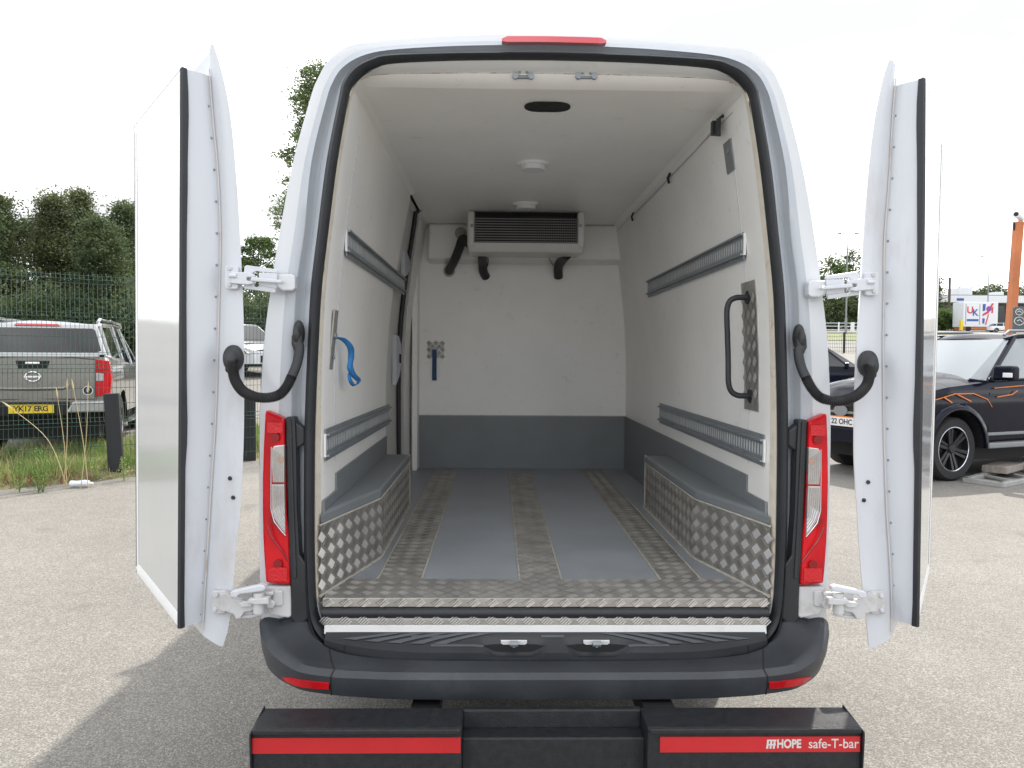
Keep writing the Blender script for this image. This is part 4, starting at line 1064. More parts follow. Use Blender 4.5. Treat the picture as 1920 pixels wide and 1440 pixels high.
m_ = blades(1500, rzone, .03,.11,.010,1.2); tag(m_.build('red_weeds','redweed',fix=False), kind='stuff')
# tall dead stems
for i,(px,py0,px2,py1,label) in enumerate(((125,862,108,745,'thin straw stem left of its neighbours below the number plate'),(118,850,126,730,'pale straw stem curving past the plate edge'),(165,850,138,730,'tall straw stem leaning left under the round tailgate sticker'),(150,840,165,735,'straw stem with seed head nearest the red lamp'),(126,835,20,765,'long arching straw stem bowed across the number plate'))):
    a = at(px,py0,6.35); b = at(px2,py1,6.3); a.z = verge_h(a.x,a.y)-.02
    m_ = MB(); mid = (a+b)/2+Vector(((.10 if i == 4 else .02),0,.10 if i == 4 else 0)); P = catmull([a,mid,b],6)
    m_.tube(P,.004,5,rfun=lambda i,n:.005*(1-.5*i/n))
    tt = (P[-1]-P[-3]).normalized(); m_.tube([P[-1],P[-1]+tt*.05,P[-1]+tt*.12],.008,5,rfun=lambda i,n:(.006,.011,.002)[i])
    tag(m_.build('dead_stem','straw',smooth=True),label,'grass stem','dead grass stems by the fence')
# weeds, leafy
for i,(px,py,hh) in enumerate(((36,905,.35),(72,880,.5),(180,860,.30),(232,850,.3),(80,915,.2))):
    a = at(px,py,6.1 if px<150 else 6.9); a.z = verge_h(a.x,a.y)-.02; m_ = MB()
    for k in range(70):
        z = rnd.uniform(.1,1)*hh; r_ = .10*(1-z/hh*.5); t_ = rnd.uniform(0,2*pi); c = a+Vector((r_*cos(t_)*rnd.random(),r_*sin(t_)*rnd.random(),z)); d = Vector((rnd.gauss(0,1),rnd.gauss(0,1),rnd.gauss(0,.6))).normalized(); e = d.cross(Vector((0,0,1))).normalized()
        m_.add([c-d*.022,c+e*.009,c+d*.022,c-e*.009],[(0,1,2,3)])
    for k in range(5): m_.tube([a,a+Vector((rnd.uniform(-.08,.08),rnd.uniform(-.08,.08),hh))],.003,4)
    tag(m_.build('weed','grass'),('sparse weed at the far left kerb edge','tall branched weed below the yellow plate','low leafy weed between fence and square post','green weed beside the black post','short weed on the verge edge at far left')[i],'weed','weeds on the verge')
# fence
def fpt(s_):         # s_ metres along the fence line from the left end
    a = Vector((-11.5,2.9,0)); d = Vector((2.57,1.90,0)).normalized(); p = a+d*s_; p.z = g(p.x,p.y)+.05; return p, d
HF = 2.50
fn = empty('mesh_fence','green welded mesh security fence running behind the grass verge','fence',loc=(0,0,0))
L_ = 13.5; np_ = 3; pl_ = L_/np_
foldz = [0.62,1.30,1.95,2.42]
def offs(z):
    for f in foldz:
        if abs(z-f) < .05: return .035*(1-abs(z-f)/.05)
    return 0
zlist = [0.0]
for f in foldz: zlist += [f-.05,f,f+.05]
zlist.append(HF)
for k in range(np_):
    m_ = MB()
    for j in range(int(pl_/.052)):
        p, d = fpt(k*pl_+.03+j*.052); nn = Vector((d.y,-d.x,0)); r_ = .0026
        for za,zb in zip(zlist,zlist[1:]):
            a = p+nn*offs(za)+Vector((0,0,za)); b = p+nn*offs(zb)+Vector((0,0,zb))
            m_.add([a-d*r_-nn*r_,a+d*r_-nn*r_,a+nn*r_,b-d*r_-nn*r_,b+d*r_-nn*r_,b+nn*r_],[(0,1,4,3),(1,2,5,4),(2,0,3,5)])
    tag(m_.build('upright_wires','fence',fn,fix=False), kind='stuff')
    hz = [.1,.3,.45,.57,.62,.67,.85,1.05,1.25,1.30,1.35,1.5,1.7,1.90,1.95,2.0,2.18,2.37,2.42,2.47]
    a_, d = fpt(k*pl_); b_, _ = fpt((k+1)*pl_); nn = Vector((d.y,-d.x,0))
    m_ = MB()
    for z in hz:
        o = nn*(offs(z)+.004)+Vector((0,0,z)); m_.tube([a_+o,b_+o],.0032,4)
    m_.build('cross_wire','fence',fn)
    m_ = MB(); m_.obox(b_+Vector((0,0,HF/2))-nn*.04,d,nn,(0,0,1),.03,.03,HF/2+.05); m_.build('fence_post','fence',fn)
# square black timber posts at the tarmac edge
def spost(px,py,z_,h,lean,label,w_=.085):
    a = at(px,py,z_-2.78); x,y = a.x,a.y; z = 0.0
    m_ = MB(); m_.obox((0,0,h/2-.05),(1,.35,0),(-.35,1,0),(0,0,1),w_,w_,h/2+.05); o = m_.build('bollard_post','postwood',bevel=.008)
    o.location = (x,y,z); o.rotation_euler = (0,lean,0); tag(o,label,'post','black square posts along the verge')
spost(219,897,10.1,1.04,-.05,'black square timber post in front of the silver pickup, leaning slightly left')
spost(468,868,11.6,.98,0,'black square timber post seen between the left door and the van')
# bottle litter
c = at(152,899,6.42); m_ = MB(); m_.tube([Vector((-.12,0,0)),Vector((-.11,0,0)),Vector((-.04,.01,0)),Vector((.04,-.005,0.005)),Vector((.085,0,0)),Vector((.10,0,0)),Vector((.13,.0,0))],.04,10,rfun=lambda i,n:(.030,.040,.034,.041,.036,.016,.014)[i]); b_ = m_.build('plastic_bottle','pvc',smooth=True); c.z = verge_h(c.x,c.y)+.035
b_.location = c; b_.rotation_euler = (0,0,.15); tag(b_,'crumpled clear plastic bottle lying on the verge beside the tarmac','bottle')

# ================================================================== VEHICLES
def vehicle(name, label, cat, loc, head, S):
    """S: body tables in local metres (x right, y forward)"""
    rz = atan2(-head[0], head[1])
    root = empty(name, label, cat, loc=loc, rz=rz)
    wr, ra = S['wr'], S['ra']; yw = S['wheels']; hw = S['hw']; zu = S['belt']; zb0 = S['zb']
    ys = set(); y0, y1 = hw[0][0], hw[-1][0]
    n = 56
    for i in range(n+1): ys.add(round(y0+(y1-y0)*i/n,4))
    for w_ in yw:
        for i in range(17): ys.add(round(w_-ra*cos(pi*i/16),4))
    ys = sorted(y for y in ys if y0 <= y <= y1)
    def zl(y):
        z = interp(y, zb0)
        for w_ in yw:
            if abs(y-w_) < ra: z = max(z, wr+sqrt(ra*ra-(y-w_)**2))
        return z
    def hx(y,t,z):      # side section: widest at the shoulder line
        h = interp(y,hw); zs_ = S['shoulder']
        k = (z-zs_)/(.55) if z < zs_ else (z-zs_)/(.42)
        return h-.045*k*k*(1 if z < zs_ else 1.6)
    K = 9; side = []
    for y in ys:
        a, b = zl(y), interp(y,zu); a = min(a,b-.04)
        side.append([(hx(y,j/K,a+(b-a)*j/K), y, a+(b-a)*j/K) for j in range(K+1)])
    for s in (1,-1):
        m_ = MB(); m_.grid([[(s*p[0],p[1],p[2]) for p in r] for r in side]); m_.build('side_panel',S['mat'],root,smooth=True,angle=50)
        m_ = MB()
        for w_ in yw:      # arch lips and wells
            arc = [(s*(interp(w_-ra*cos(pi*i/16),hw)-.02), w_-ra*cos(pi*i/16), wr+ra*sin(pi*i/16)) for i in range(17)]
            m_.grid([[(s*(abs(p[0])+.012),p[1],p[2]) for p in arc],[(s*(abs(p[0])-.35),p[1],p[2]) for p in arc]])
        m_.build_each('wheel_arch','black',root)
    top = []
    for r,y in zip(side,ys):
        x,_,z = r[-1]; cr = S['crown']
        row = []
        for j in range(13):
            u = -1+2*j/12; e = 1-abs(u)**2.2
            row.append((x*u,y,z+cr*e*(1 if y > S['crown_y'] else .15)))
        top.append(row)
    m_ = MB(); m_.grid(top); m_.build('bonnet' if True else '','%s'%S['mat'],root,smooth=True,angle=60)
    for idx, nm in ((0,'rear_panel'),(-1,'front_panel')):
        r = side[idx]; sg = -1 if idx == 0 else 1; rows_ = []
        for p in r:
            rows_.append([(p[0]*u, p[1]+sg*S['endbulge']*(1-u*u), p[2]) for u in [-1+2*j/10 for j in range(11)]])
        rows_.append([(q[0]*.999,q[1],q[2]) for q in top[idx][::1]][:0] or rows_[-1])
        m_ = MB(); m_.grid(rows_[:-1]); m_.build(nm,S['mat'],root,smooth=True)
    m_ = MB(); m_.box((-.72,y0+.3,.22),(.72,y1-.3,.62)); m_.box((-.6,y0+.5,.5),(.6,y1-.5,.9)); m_.build('underbody','black',root)
    # cabin: glass block, roof and pillars
    c = S['cab']       # list of (y_bottom, z_bottom, halfwidth_bottom, y_top, z_top, halfwidth_top) front -> rear
    gl = []
    m_ = MB()
    bot = [(p[0],p[1],p[2]) for p in c]; tp = [(p[3],p[4],p[5]) for p in c]
    ring_b = [(h,y,z) for y,z,h in bot]+[(-h,y,z) for y,z,h in bot][::-1]
    ring_t = [(h,y,z) for y,z,h in tp]+[(-h,y,z) for y,z,h in tp][::-1]
    nb = len(ring_b)
    rb_in = ring_b
    m_.add(ring_b+ring_t,[(i,(i+1)%nb,nb+(i+1)%nb,nb+i) for i in range(nb)]); m_.build('window_glass',S.get('glass','glass'),root)
    m_ = MB(); rt = [Vector(p) for p in ring_t]; cy = sum(p.y for p in rt)/nb
    half = len(tp); rows_ = []
    for i in range(half):
        y,z,h = tp[i]; rows_.append([(h*u*1.012, y, z-.012+ S.get('roofcrown',.05)*(1-u*u)*(1 if 0<i<half-1 else .55)) for u in [-1+2*j/10 for j in range(11)]])
    rows_ = [[(p[0]*.985,p[1],p[2]-.05) for p in rows_[0]]]+rows_+[[(p[0]*.985,p[1],p[2]-.05) for p in rows_[-1]]]
    m_.grid(rows_)
    for s in (1,-1):
        m_.tube([(s*tp[i][2],tp[i][0],tp[i][1]-.01) for i in range(half)],.032,6)
    m_.build('roof',S['mat'],root,smooth=True,angle=50)
    m_ = MB()
    for i in S['pillars']:
        for s in (1,-1):
            a = Vector((s*bot[i][2],bot[i][0],bot[i][1]-.02)); b = Vector((s*tp[i][2],tp[i][0],tp[i][1]))
            m_.obox((a+b)/2,(b-a),(0,1,0) if abs((b-a).normalized().y)<.8 else (1,0,0),(1,0,0),(b-a).length/2,S.get('pw',.035),.022)
    for a,b in zip(bot,bot[1:]):
        for s in (1,-1): m_.tube([(s*a[2],a[0],a[1]),(s*b[2],b[0],b[1])],.022,6)
    m_.build_each('window_pillar',S.get('pillarmat',S['mat']),root,bevel=.008)
    for k,w_ in enumerate(yw):
        for s in (1,-1):
            xo = s*(interp(w_,hw)-.04); xi = xo-s*.26
            wh = empty('wheel',parent=root,loc=(0,0,0))
            R0 = wr; prof = [(xi,R0*.62),(xi,R0*.9),(xi+s*.03,R0),(xo-s*.03,R0),(xo,R0*.93),(xo-s*.005,R0*.72),(xo-s*.02,R0*.70)]
            m_ = MB(); m_.grid([[(x,w_+r*cos(2*pi*j/40),wr+r*sin(2*pi*j/40)) for j in range(40)] for x,r in prof],True); m_.build('tyre','tyre',wh,smooth=True,angle=50)
            m_ = MB(); m_.disc((xo-s*.09,w_,wr),(-s,0,0),R0*.70,.1,40)
            m_.grid([[(x,w_+r*cos(2*pi*j/40),wr+r*sin(2*pi*j/40)) for j in range(40)] for x,r in ((xo-s*.012,R0*.70),(xo-s*.012,R0*.665),(xo-s*.09,R0*.655))],True); m_.build('rim','rim',wh,smooth=True,angle=40)
            m_ = MB(); ns_ = S.get('spokes',6)
            for q in range(ns_):
                a = 2*pi*q/ns_+.3
                def P_(r,da,dx): return (xo-s*dx,w_+r*cos(a+da),wr+r*sin(a+da))
                m_.hexa([P_(.05,-.6,.075),P_(R0*.66,-.17,.045),P_(R0*.66,.0,.045),P_(.05,.2,.075),P_(.05,-.6,.045),P_(R0*.66,-.17,.018),P_(R0*.66,.0,.018),P_(.05,.2,.045)])
                m_.hexa([P_(.06,.2,.075),P_(R0*.66,.08,.045),P_(R0*.66,.24,.045),P_(.06,.75,.075),P_(.06,.2,.05),P_(R0*.66,.08,.022),P_(R0*.66,.24,.022),P_(.06,.75,.05)])
            m_.disc((xo-s*.045,w_,wr),(s,0,0),.06,.02,16,.05); m_.build('spokes',S.get('rimmat','rim'),wh,bevel=.004)
            m_ = MB(); m_.grid([[(x,w_+r*cos(2*pi*j/40),wr+r*sin(2*pi*j/40)) for j in range(40)] for x,r in ((xo-s*.008,R0*.705),(xo-s*.006,R0*.685),(xo-s*.014,R0*.665))],True); m_.build('rim_edge','rimlight',wh,smooth=True)
    return root

# --- black pickup on the right (front to the left of the picture)
RS = dict(mat='nightpaint',wr=.405,ra=.50,wheels=(1.61,-1.61),zb=[(-2.8,.55),(2.1,.48),(2.5,.45)],
 hw=[(-2.78,.84),(-2.7,.90),(-1.5,.935),(0,.93),(1.2,.935),(1.8,.935),(2.15,.90),(2.38,.80),(2.47,.70)],
 belt=[(-2.78,1.30),(-1.25,1.33),(-1.2,1.32),(1.0,1.24),(1.15,1.24),(1.8,1.19),(2.2,1.12),(2.40,1.01),(2.47,.92)],
 shoulder=.95,crown=.13,crown_y=1.0,endbulge=.10,roofcrown=.05,
 cab=[(1.22,1.28,.78,.28,1.82,.60),(1.0,1.25,.86,.14,1.86,.64),(-.12,1.30,.87,-.12,1.88,.65),(-1.0,1.33,.86,-.95,1.84,.63),(-1.2,1.33,.82,-1.12,1.78,.60)],
 pillars=(1,2,3),pillarmat='nightpaint',glass='screen',pw=.045,spokes=6,rimmat='rim')
rl = (6.75,8.58)
rg = vehicle('pickup_truck','black double cab pickup with orange stripes facing left beside the right door','pickup truck',(rl[0],rl[1],0.0),(-.92,-.39),RS)
def add_parts_ranger():
    m_ = MB()        # grille, bumper
    m_.box((-.62,2.50,.70),(.62,2.60,1.00)); m_.build('grille','black',rg,bevel=.03)
    for z in (.76,.84,.92):
        m_ = MB(); m_.box((-.58,2.60,z-.014),(.58,2.612,z+.014)); m_.build('grille_bar','chrome' if z == .84 else 'rim',rg,bevel=.004)
    m_ = MB(); m_.prism([(-.86,2.30,.44),(-.86,2.46,.44),(-.6,2.62,.44),(.6,2.62,.44),(.86,2.46,.44),(.86,2.30,.44)],(0,0,.22)); m_.build('front_bumper','nightpaint',rg,bevel=.04,seg=3)
    m_ = MB(); m_.disc((0,2.61,.86),(0,1,0),.075,.012,24); o_=m_.build('emblem','galv',rg); o_.scale=(1.5,1,1)
    m_ = MB(); m_.box((-.26,2.625,.66),(.26,2.635,.775)); pt = m_.build('number_plate','plate',rg)
    m_ = MB(); m_.box((-.27,2.622,.773),(.27,2.634,.79)); m_.build('plate_surround','orange',rg)
    text('lettering','22 OHC',.098,'ink',pt,(-.04,2.6365,.716),(pi/2,0,pi),.0006,bold=.002)
    for s in (1,-1):
        m_ = MB(); m_.prism([(s*.64,2.54,.80),(s*.84,2.38,.82),(s*.88,2.22,.98),(s*.66,2.50,1.0)],(0,-.08,0)); m_.build('headlight','clear',rg,bevel=.01)
        m_ = MB(); m_.obox((s*1.04,.88,1.37),(1,0,0),(0,1,0),(0,0,1),.14,.07,.095); mr = m_.build('door_mirror','nightpaint',rg,bevel=.035,seg=3)
        m_ = MB(); m_.box((s*.85 if s>0 else -.93,.84,1.27),(.93 if s>0 else s*.85,.92,1.31)); m_.build('mirror_arm','black',mr)
        m_ = MB(); m_.obox((s*1.11,.955,1.345),(1,0,0),(0,1,0),(0,0,1),.06,.012,.03); m_.build('mirror_lamp','lightlens',mr,bevel=.008)
        m_ = MB(); m_.tube([(s*.60,.30,1.87),(s*.60,.20,1.93),(s*.60,-.7,1.95),(s*.60,-.85,1.88)],.02,8); m_.build('roof_rail','galv',rg,smooth=True)
        m_ = MB(); m_.box((min(s*.86,s*.99),-1.05,.40),(max(s*.86,s*.99),1.08,.47)); m_.build('side_step','galv',rg,bevel=.015)
        m_ = MB(); m_.box((min(s*.90,s*.935),-1.1,.56),(max(s*.90,s*.945),1.05,.60)); m_.build('door_trim','galv',rg,bevel=.006)
        for yh in (-.05,-1.0):
            m_ = MB(); m_.box((min(s*.92,s*.955),yh-.10,1.12),(max(s*.92,s*.955),yh+.08,1.155)); m_.build('door_handle','nightpaint',rg,bevel=.01)
        m_ = MB()
        for yl in (1.02,-.12,-1.12): m_.box((min(s*.905,s*.928),yl-.005,.6),(max(s*.905,s*.934),yl+.005,1.12))
        m_.build('door_gap','black',rg)
        # flared arches
        m_ = MB()
        for w_ in (1.61,-1.61):
            rw = []
            for r_,x_ in ((.50,.90),(.505,.965),(.56,.965),(.585,.925)):
                rw.append([(s*x_,w_-r_*cos(pi*i/18),.405+r_*sin(pi*i/18)) for i in range(19)])
            m_.grid(rw)
        m_.build_each('arch_flare','nightpaint',rg,smooth=True,angle=60)
        # decals
        def dec(pts, w_, xo=.938):
            m_ = MB(); rr_ = [[],[]]
            for (y,z) in pts:
                h_ = xo; rr_[0].append((s*h_,y,z-w_)); rr_[1].append((s*h_,y,z+w_))
            m_.grid(rr_); m_.build('orange_stripe','orange',rg)
        dec([(.95,1.175),(.3,1.205),(-.1,1.22)],.006,.94)
        dec([(2.05,1.04),(1.7,1.11),(1.35,1.11),(1.08,1.03),(.99,.93)],.006,.945)
        dec([(.9,1.06),(.6,1.09),(.5,1.14)],.007,.948); dec([(1.9,1.07),(1.75,1.0)],.008,.952); dec([(1.65,1.10),(1.40,1.01)],.007,.952)
        dec([(.05,.60),(-.2,.68),(-.5,.72),(-1.0,.86)],.007,.948)
add_parts_ranger()
m_ = MB(); m_.tube([(.2,1.32,1.315),(.5,1.14,1.325),(.7,.97,1.35)],.012,6); m_.tube([(-.5,1.32,1.315),(-.1,1.16,1.335)],.012,6); m_.build('wiper','black',rg)

# --- silver pickup on the left (seen from behind)
NS = dict(mat='silver',wr=.385,ra=.46,wheels=(1.60,-1.55),zb=[(-2.7,.62),(-2.0,.52),(2.4,.45)],
 hw=[(-2.62,.885),(-2.5,.905),(-1.5,.925),(0,.92),(1.4,.92),(2.0,.88),(2.4,.72)],
 belt=[(-2.62,1.33),(-1.2,1.30),(-1.1,1.22),(.95,1.12),(1.2,1.12),(2.0,1.04),(2.4,.90)],
 shoulder=.98,crown=.05,crown_y=.9,endbulge=.05,roofcrown=.05,
 cab=[(1.15,1.13,.76,.40,1.72,.58),(.95,1.12,.86,.28,1.76,.62),(-.1,1.18,.87,-.1,1.80,.66),(-1.1,1.24,.87,-1.1,1.80,.70),(-2.35,1.33,.865,-2.2,1.78,.71),(-2.58,1.345,.84,-2.36,1.755,.68)],
 pillars=(1,2,3,4),pillarmat='silverlight',spokes=6,rimmat='galv',pw=.05)
nl = (-7.03,10.29); 
nv = vehicle('pickup_truck','grey metallic pickup with hardtop seen from behind through the green mesh fence','pickup truck',(nl[0],nl[1],.16),(-.30,.954),NS)
Yr = -2.67
m_ = MB(); m_.prism([(-.735,Yr,.76),(.735,Yr,.76),(.745,Yr,1.30),(.5,Yr,1.325),(-.5,Yr,1.325),(-.745,Yr,1.30)],(0,.06,0)); tgt = m_.build('tailgate','silver',nv,bevel=.02,seg=3)
m_ = MB(); m_.prism([(-.20,Yr-.004,1.28),(.20,Yr-.004,1.28),(.17,Yr-.004,1.175),(-.17,Yr-.004,1.175)],(0,.02,0)); m_.build('handle_recess','black',tgt,bevel=.008)
m_ = MB(); m_.box((-.085,Yr-.02,1.235),(.085,Yr-.005,1.265)); m_.build('tailgate_handle','chrome',tgt,bevel=.006)
m_ = MB(); m_.tube([Vector((.085*cos(2*pi*i/24),Yr-.012,1.07+.062*sin(2*pi*i/24))) for i in range(25)],.010,6); m_.box((-.10,Yr-.018,1.06),(.10,Yr-.006,1.082)); m_.build('emblem','chrome',tgt,smooth=True)
m_ = MB(); P = [(-.745,1.12),(-.55,.955),(-.40,.915),(0,.905),(.35,.915),(.42,.95)]; m_.grid([[(x,Yr-.003,z-.022) for x,z in P],[(x,Yr-.016,z) for x,z in P],[(x,Yr-.003,z+.022) for x,z in P]]); m_.build('tailgate_crease','silver',tgt,smooth=True)
m_ = MB(); m_.disc((.64,Yr-.001,.885),(0,-1,0),.062,.003,24); em = m_.build('round_sticker','lightlens',tgt)
m_ = MB(); m_.disc((.64,Yr-.0045,.885),(0,-1,0),.052,.001,24); m_.build('sticker_face','black',tgt)
text('lettering','P',.07,'lettergrey',tgt,(.64,Yr-.006,.885),(pi/2,0,0),.0004,bold=.001)
m_ = MB(); m_.box((-.78,Yr-.03,1.325),(.78,Yr+.12,1.36)); m_.build('hardtop_lip','silverlight',nv,bevel=.012)
# hardtop rear window and surround
m_ = MB(); A0,A1 = Vector((0,-2.60,1.36)),Vector((0,-2.38,1.775))
def rw_(x,t,o=0): return Vector((x, A0.y+(A1.y-A0.y)*t-o, A0.z+(A1.z-A0.z)*t))
m_.prism([rw_(-.86,0),rw_(.86,0),rw_(.71,1),rw_(-.71,1)],(0,.05,0)); m_.build('hardtop_panel','silverlight',nv,bevel=.015)
m_ = MB(); m_.prism([rw_(-.79,.14,.004),rw_(-.74,.08,.004),rw_(.74,.08,.004),rw_(.79,.14,.004),rw_(.70,.80,.004),rw_(.66,.86,.004),rw_(-.66,.86,.004),rw_(-.70,.80,.004)],(0,.02,0)); m_.build('rear_window','glass',nv,bevel=.004)
m_ = MB(); m_.prism([rw_(-.27,.93,.02),rw_(.27,.93,.02),rw_(.25,1.0,.02),rw_(-.25,1.0,.02)],(0,.04,0)); m_.build('high_brake_lamp','brake',nv,bevel=.006)
for s in (1,-1):
    m_ = MB(); m_.prism([(s*.735,Yr-.006,.80),(s*.90,Yr+.05,.82),(s*.915,Yr+.10,1.05),(s*.89,Yr+.05,1.28),(s*.735,Yr-.006,1.30)],(0,.12,0)); tlp = m_.build('tail_lamp','red',nv,bevel=.012)
    m_ = MB(); m_.prism([(s*.74,Yr-.012,1.01),(s*.83,Yr+.015,1.01),(s*.83,Yr+.015,1.11),(s*.74,Yr-.012,1.12)],(0,.02,0)); m_.build('reversing_lens','clear',tlp,bevel=.004)
    m_ = MB(); m_.prism([(s*.36,-2.78,.58),(s*.90,-2.74,.60),(s*.93,-2.5,.62),(s*.93,-2.5,.76),(s*.90,-2.76,.76),(s*.42,-2.80,.76)],(0,0,.001)); 
    m_ = MB(); m_.hexa([(s*.40,-2.80,.60),(s*.92,-2.74,.60),(s*.92,-2.5,.60),(s*.40,-2.6,.60),(s*.48,-2.81,.745),(s*.92,-2.75,.745),(s*.92,-2.5,.745),(s*.48,-2.6,.745)]); m_.build('rear_bumper','silverlight',nv,bevel=.02)
    m_ = MB(); m_.tube([(s*.66,.2,1.80),(s*.66,.1,1.86),(s*.66,-.9,1.87),(s*.66,-1.0,1.86)]+[(s*.66,-1.3,1.86),(s*.67,-1.9,1.86),(s*.67,-2.05,1.80)],.022,8); m_.build('roof_rail','silverlight',nv,smooth=True)
    m_ = MB(); m_.obox((s*1.02,.80,1.20),(1,0,0),(0,1,0),(0,0,1),.10,.06,.09); m_.build('door_mirror','black',nv,bevel=.03,seg=3)
    m_ = MB(); m_.tube([(s*.93,-1.0,.36),(s*.93,1.0,.36)],.04,8); m_.build('side_step','chrome',nv,smooth=True)
m_ = MB(); m_.box((-.42,-2.77,.56),(.42,-2.66,.74)); m_.build('bumper_step','black',nv,bevel=.015)
m_ = MB(); m_.box((-.26,-2.79,.60),(.26,-2.775,.712)); pt = m_.build('number_plate','yellow',nv)
text('lettering','YK17 ERG',.092,'ink',pt,(0,-2.7915,.656),(pi/2,0,0),.0006,sx=.98,bold=.002)

# --- small cars
def carspec(m,glass='glass'):
    return dict(mat=m,wr=.33,ra=.38,wheels=(1.30,-1.30),zb=[(-2,.32),(2,.30)],hw=[(-2.1,.72),(-1.9,.84),(-1,.89),(1,.89),(1.7,.83),(2.02,.66)],
      belt=[(-2.1,.92),(-1.9,.98),(.85,.94),(1.6,.82),(2.02,.68)],shoulder=.72,crown=.06,crown_y=.8,endbulge=.12,
      cab=[(1.05,.95,.70,.30,1.44,.52),(.85,.94,.82,.2,1.46,.56),(-.2,.96,.84,-.2,1.5,.60),(-1.4,.98,.80,-1.1,1.45,.56),(-1.9,.98,.70,-1.45,1.38,.52)],pillars=(1,2,3),glass=glass,rimmat='galv')
def place(zrel,px): return Vector(((px-930)/F*zrel-.183, zrel-2.78, 0))
def car(px,zrel,head,m,label,sc=1.0,group=None):
    p = place(zrel,px); p.z = g(p.x,p.y)
    c = vehicle('parked_car',label,'car',p,head,carspec(m)); c.scale = (sc,sc,sc)
    for s in (1,-1):
        mm = MB(); mm.prism([(s*.55,2.08,.58),(s*.80,1.86,.60),(s*.82,1.72,.72),(s*.58,2.0,.70)],(0,-.1,0)); mm.build('headlight','clear',c,bevel=.01)
    mm = MB(); mm.box((-.5,2.06,.35),(.5,2.16,.55)); mm.build('grille','black',c,bevel=.02)
    mm = MB(); mm.obox((.98,.75,1.0),(1,0,0),(0,1,0),(0,0,1),.09,.05,.06); mm.obox((-.98,.75,1.0),(1,0,0),(0,1,0),(0,0,1),.09,.05,.06); mm.build_each('door_mirror',m,c,bevel=.02)
    if group: c['group'] = group
    return c
M['whitecar'] = mat('white_car_paint',(.72,.74,.76),.15,coat=1.0)
car(448,26,(.75,-.66),'whitecar','white car seen through the gap between the left door and the van',1.06)
car(1528,20,(.93,-.36),'nightpaint','dark car parked behind the black pickup beyond the right hinge',1.0)

# --- ramp with plank, lower right
a = at(1820,893,6.95); b = at(1925,905,6.75)
rmp = empty('loading_ramp','grey steel ramp frame lying on the tarmac under the pickup door','ramp',loc=(0,0,0))
def gp_(px,py,z=.0): return atZ(px,py,z)
m_ = MB()
q = [gp_(1812,900,.03),gp_(1878,909,.03),gp_(1990,888,.03),gp_(1925,868,.03)]
for i in range(4):
    a_,b_ = q[i],q[(i+1)%4]; d = b_-a_; m_.obox((a_+b_)/2+Vector((0,0,.0)),d,d.cross(Vector((0,0,1))),(0,0,1),d.length/2+.03,.035,.03)
m_.build('ramp_frame','ramp',rmp,bevel=.006)
m_ = MB()
for t in (.25,.5,.75):
    a_ = q[0].lerp(q[3],t); b_ = q[1].lerp(q[2],t); d = b_-a_; m_.obox((a_+b_)/2,d,d.cross(Vector((0,0,1))),(0,0,1),d.length/2,.03,.012)
a_ = gp_(1890,878,.05); b_ = gp_(1990,836,.25); d = b_-a_; m_.obox((a_+b_)/2,d,d.cross(Vector((0,0,1))),(0,0,1),d.length/2,.05,.025); m_.build('ramp_rung','ramp',rmp,bevel=.004)
c = (gp_(1845,884,.09)+gp_(1905,878,.09))/2+Vector((.1,.1,0)); d = (gp_(1900,877,.09)-gp_(1850,891,.09)); d.z = 0
m_ = MB(); m_.obox((0,0,0),d,d.cross(Vector((0,0,1))),(0,0,1),.34,.15,.045); o = m_.build('timber_block','wood',bevel=.008); o.location = c+Vector((0,0,.02)); tag(o,'weathered timber block resting on the steel ramp by the pickup','block')
# ================================================================== TREES
def ground_at(zrel,px):
    p = place(zrel,px); p.z = g(p.x,p.y); return p
def crown_mesh(rx, ry, h, h0, n_cl, n_lf, leaf, shape, rng, droop=0.0, clump=None):
    """leaf clumps spread through a crown volume: height h0..h, radius by shape(t)"""
    m_ = MB(); off = rng.uniform(0,50)
    clump = clump or rx*.30
    for _ in range(n_cl):
        t = rng.random()**.85; a = rng.uniform(0,2*pi)
        rad = shape(t)*(1+.55*noise.noise(Vector((cos(a)*1.3+off,sin(a)*1.3,t*4))))
        r_ = rad*(rng.random()**.38)
        c = Vector((rx*r_*cos(a), ry*r_*sin(a), h0+(h-h0)*t))
        cr = clump*rng.uniform(.5,1.15)
        outw = Vector((cos(a),sin(a),.2-droop)).normalized()
        for _ in range(n_lf):
            d = Vector((rng.gauss(0,1),rng.gauss(0,1),rng.gauss(0,.62))); p = c+d*cr*.5
            u = (outw*.9+Vector((rng.gauss(0,.7),rng.gauss(0,.7),rng.gauss(0,.6)))).normalized()
            v = u.cross(Vector((rng.gauss(0,1),rng.gauss(0,1),rng.gauss(0,1)))).normalized()
            L = leaf*rng.uniform(.6,1.3); W = L*.42
            m_.add([p-u*L*.5,p+v*W*.5,p+u*L*.5,p-v*W*.5],[(0,1,2,3)])
    return m_
def trunk_mesh(h, r, rng, limbs=6, spread=1.0, base=.25):
    m_ = MB(); P = [Vector((.06*h*noise.noise(Vector((i*.5,h,0)))*(i/6),.05*h*noise.noise(Vector((i*.5,h,9)))*(i/6),h*i/6-.2*(i==0))) for i in range(7)]
    m_.tube(catmull(P,3),r,8,rfun=lambda i,n:r*(1.1-.95*i/(n-1)))
    for k in range(limbs):
        t = rng.uniform(base,.85); p = P[int(t*6)]; a = rng.uniform(0,2*pi); L = spread*rng.uniform(.6,1.1)*(1.1-t)
        q = p+Vector((cos(a)*L*.5,sin(a)*L*.5,L*.35)); e = p+Vector((cos(a)*L,sin(a)*L,L*.9))
        m_.tube([p,q,e],r*.35,5,rfun=lambda i,n:r*(.35,.22,.06)[i])
    return m_
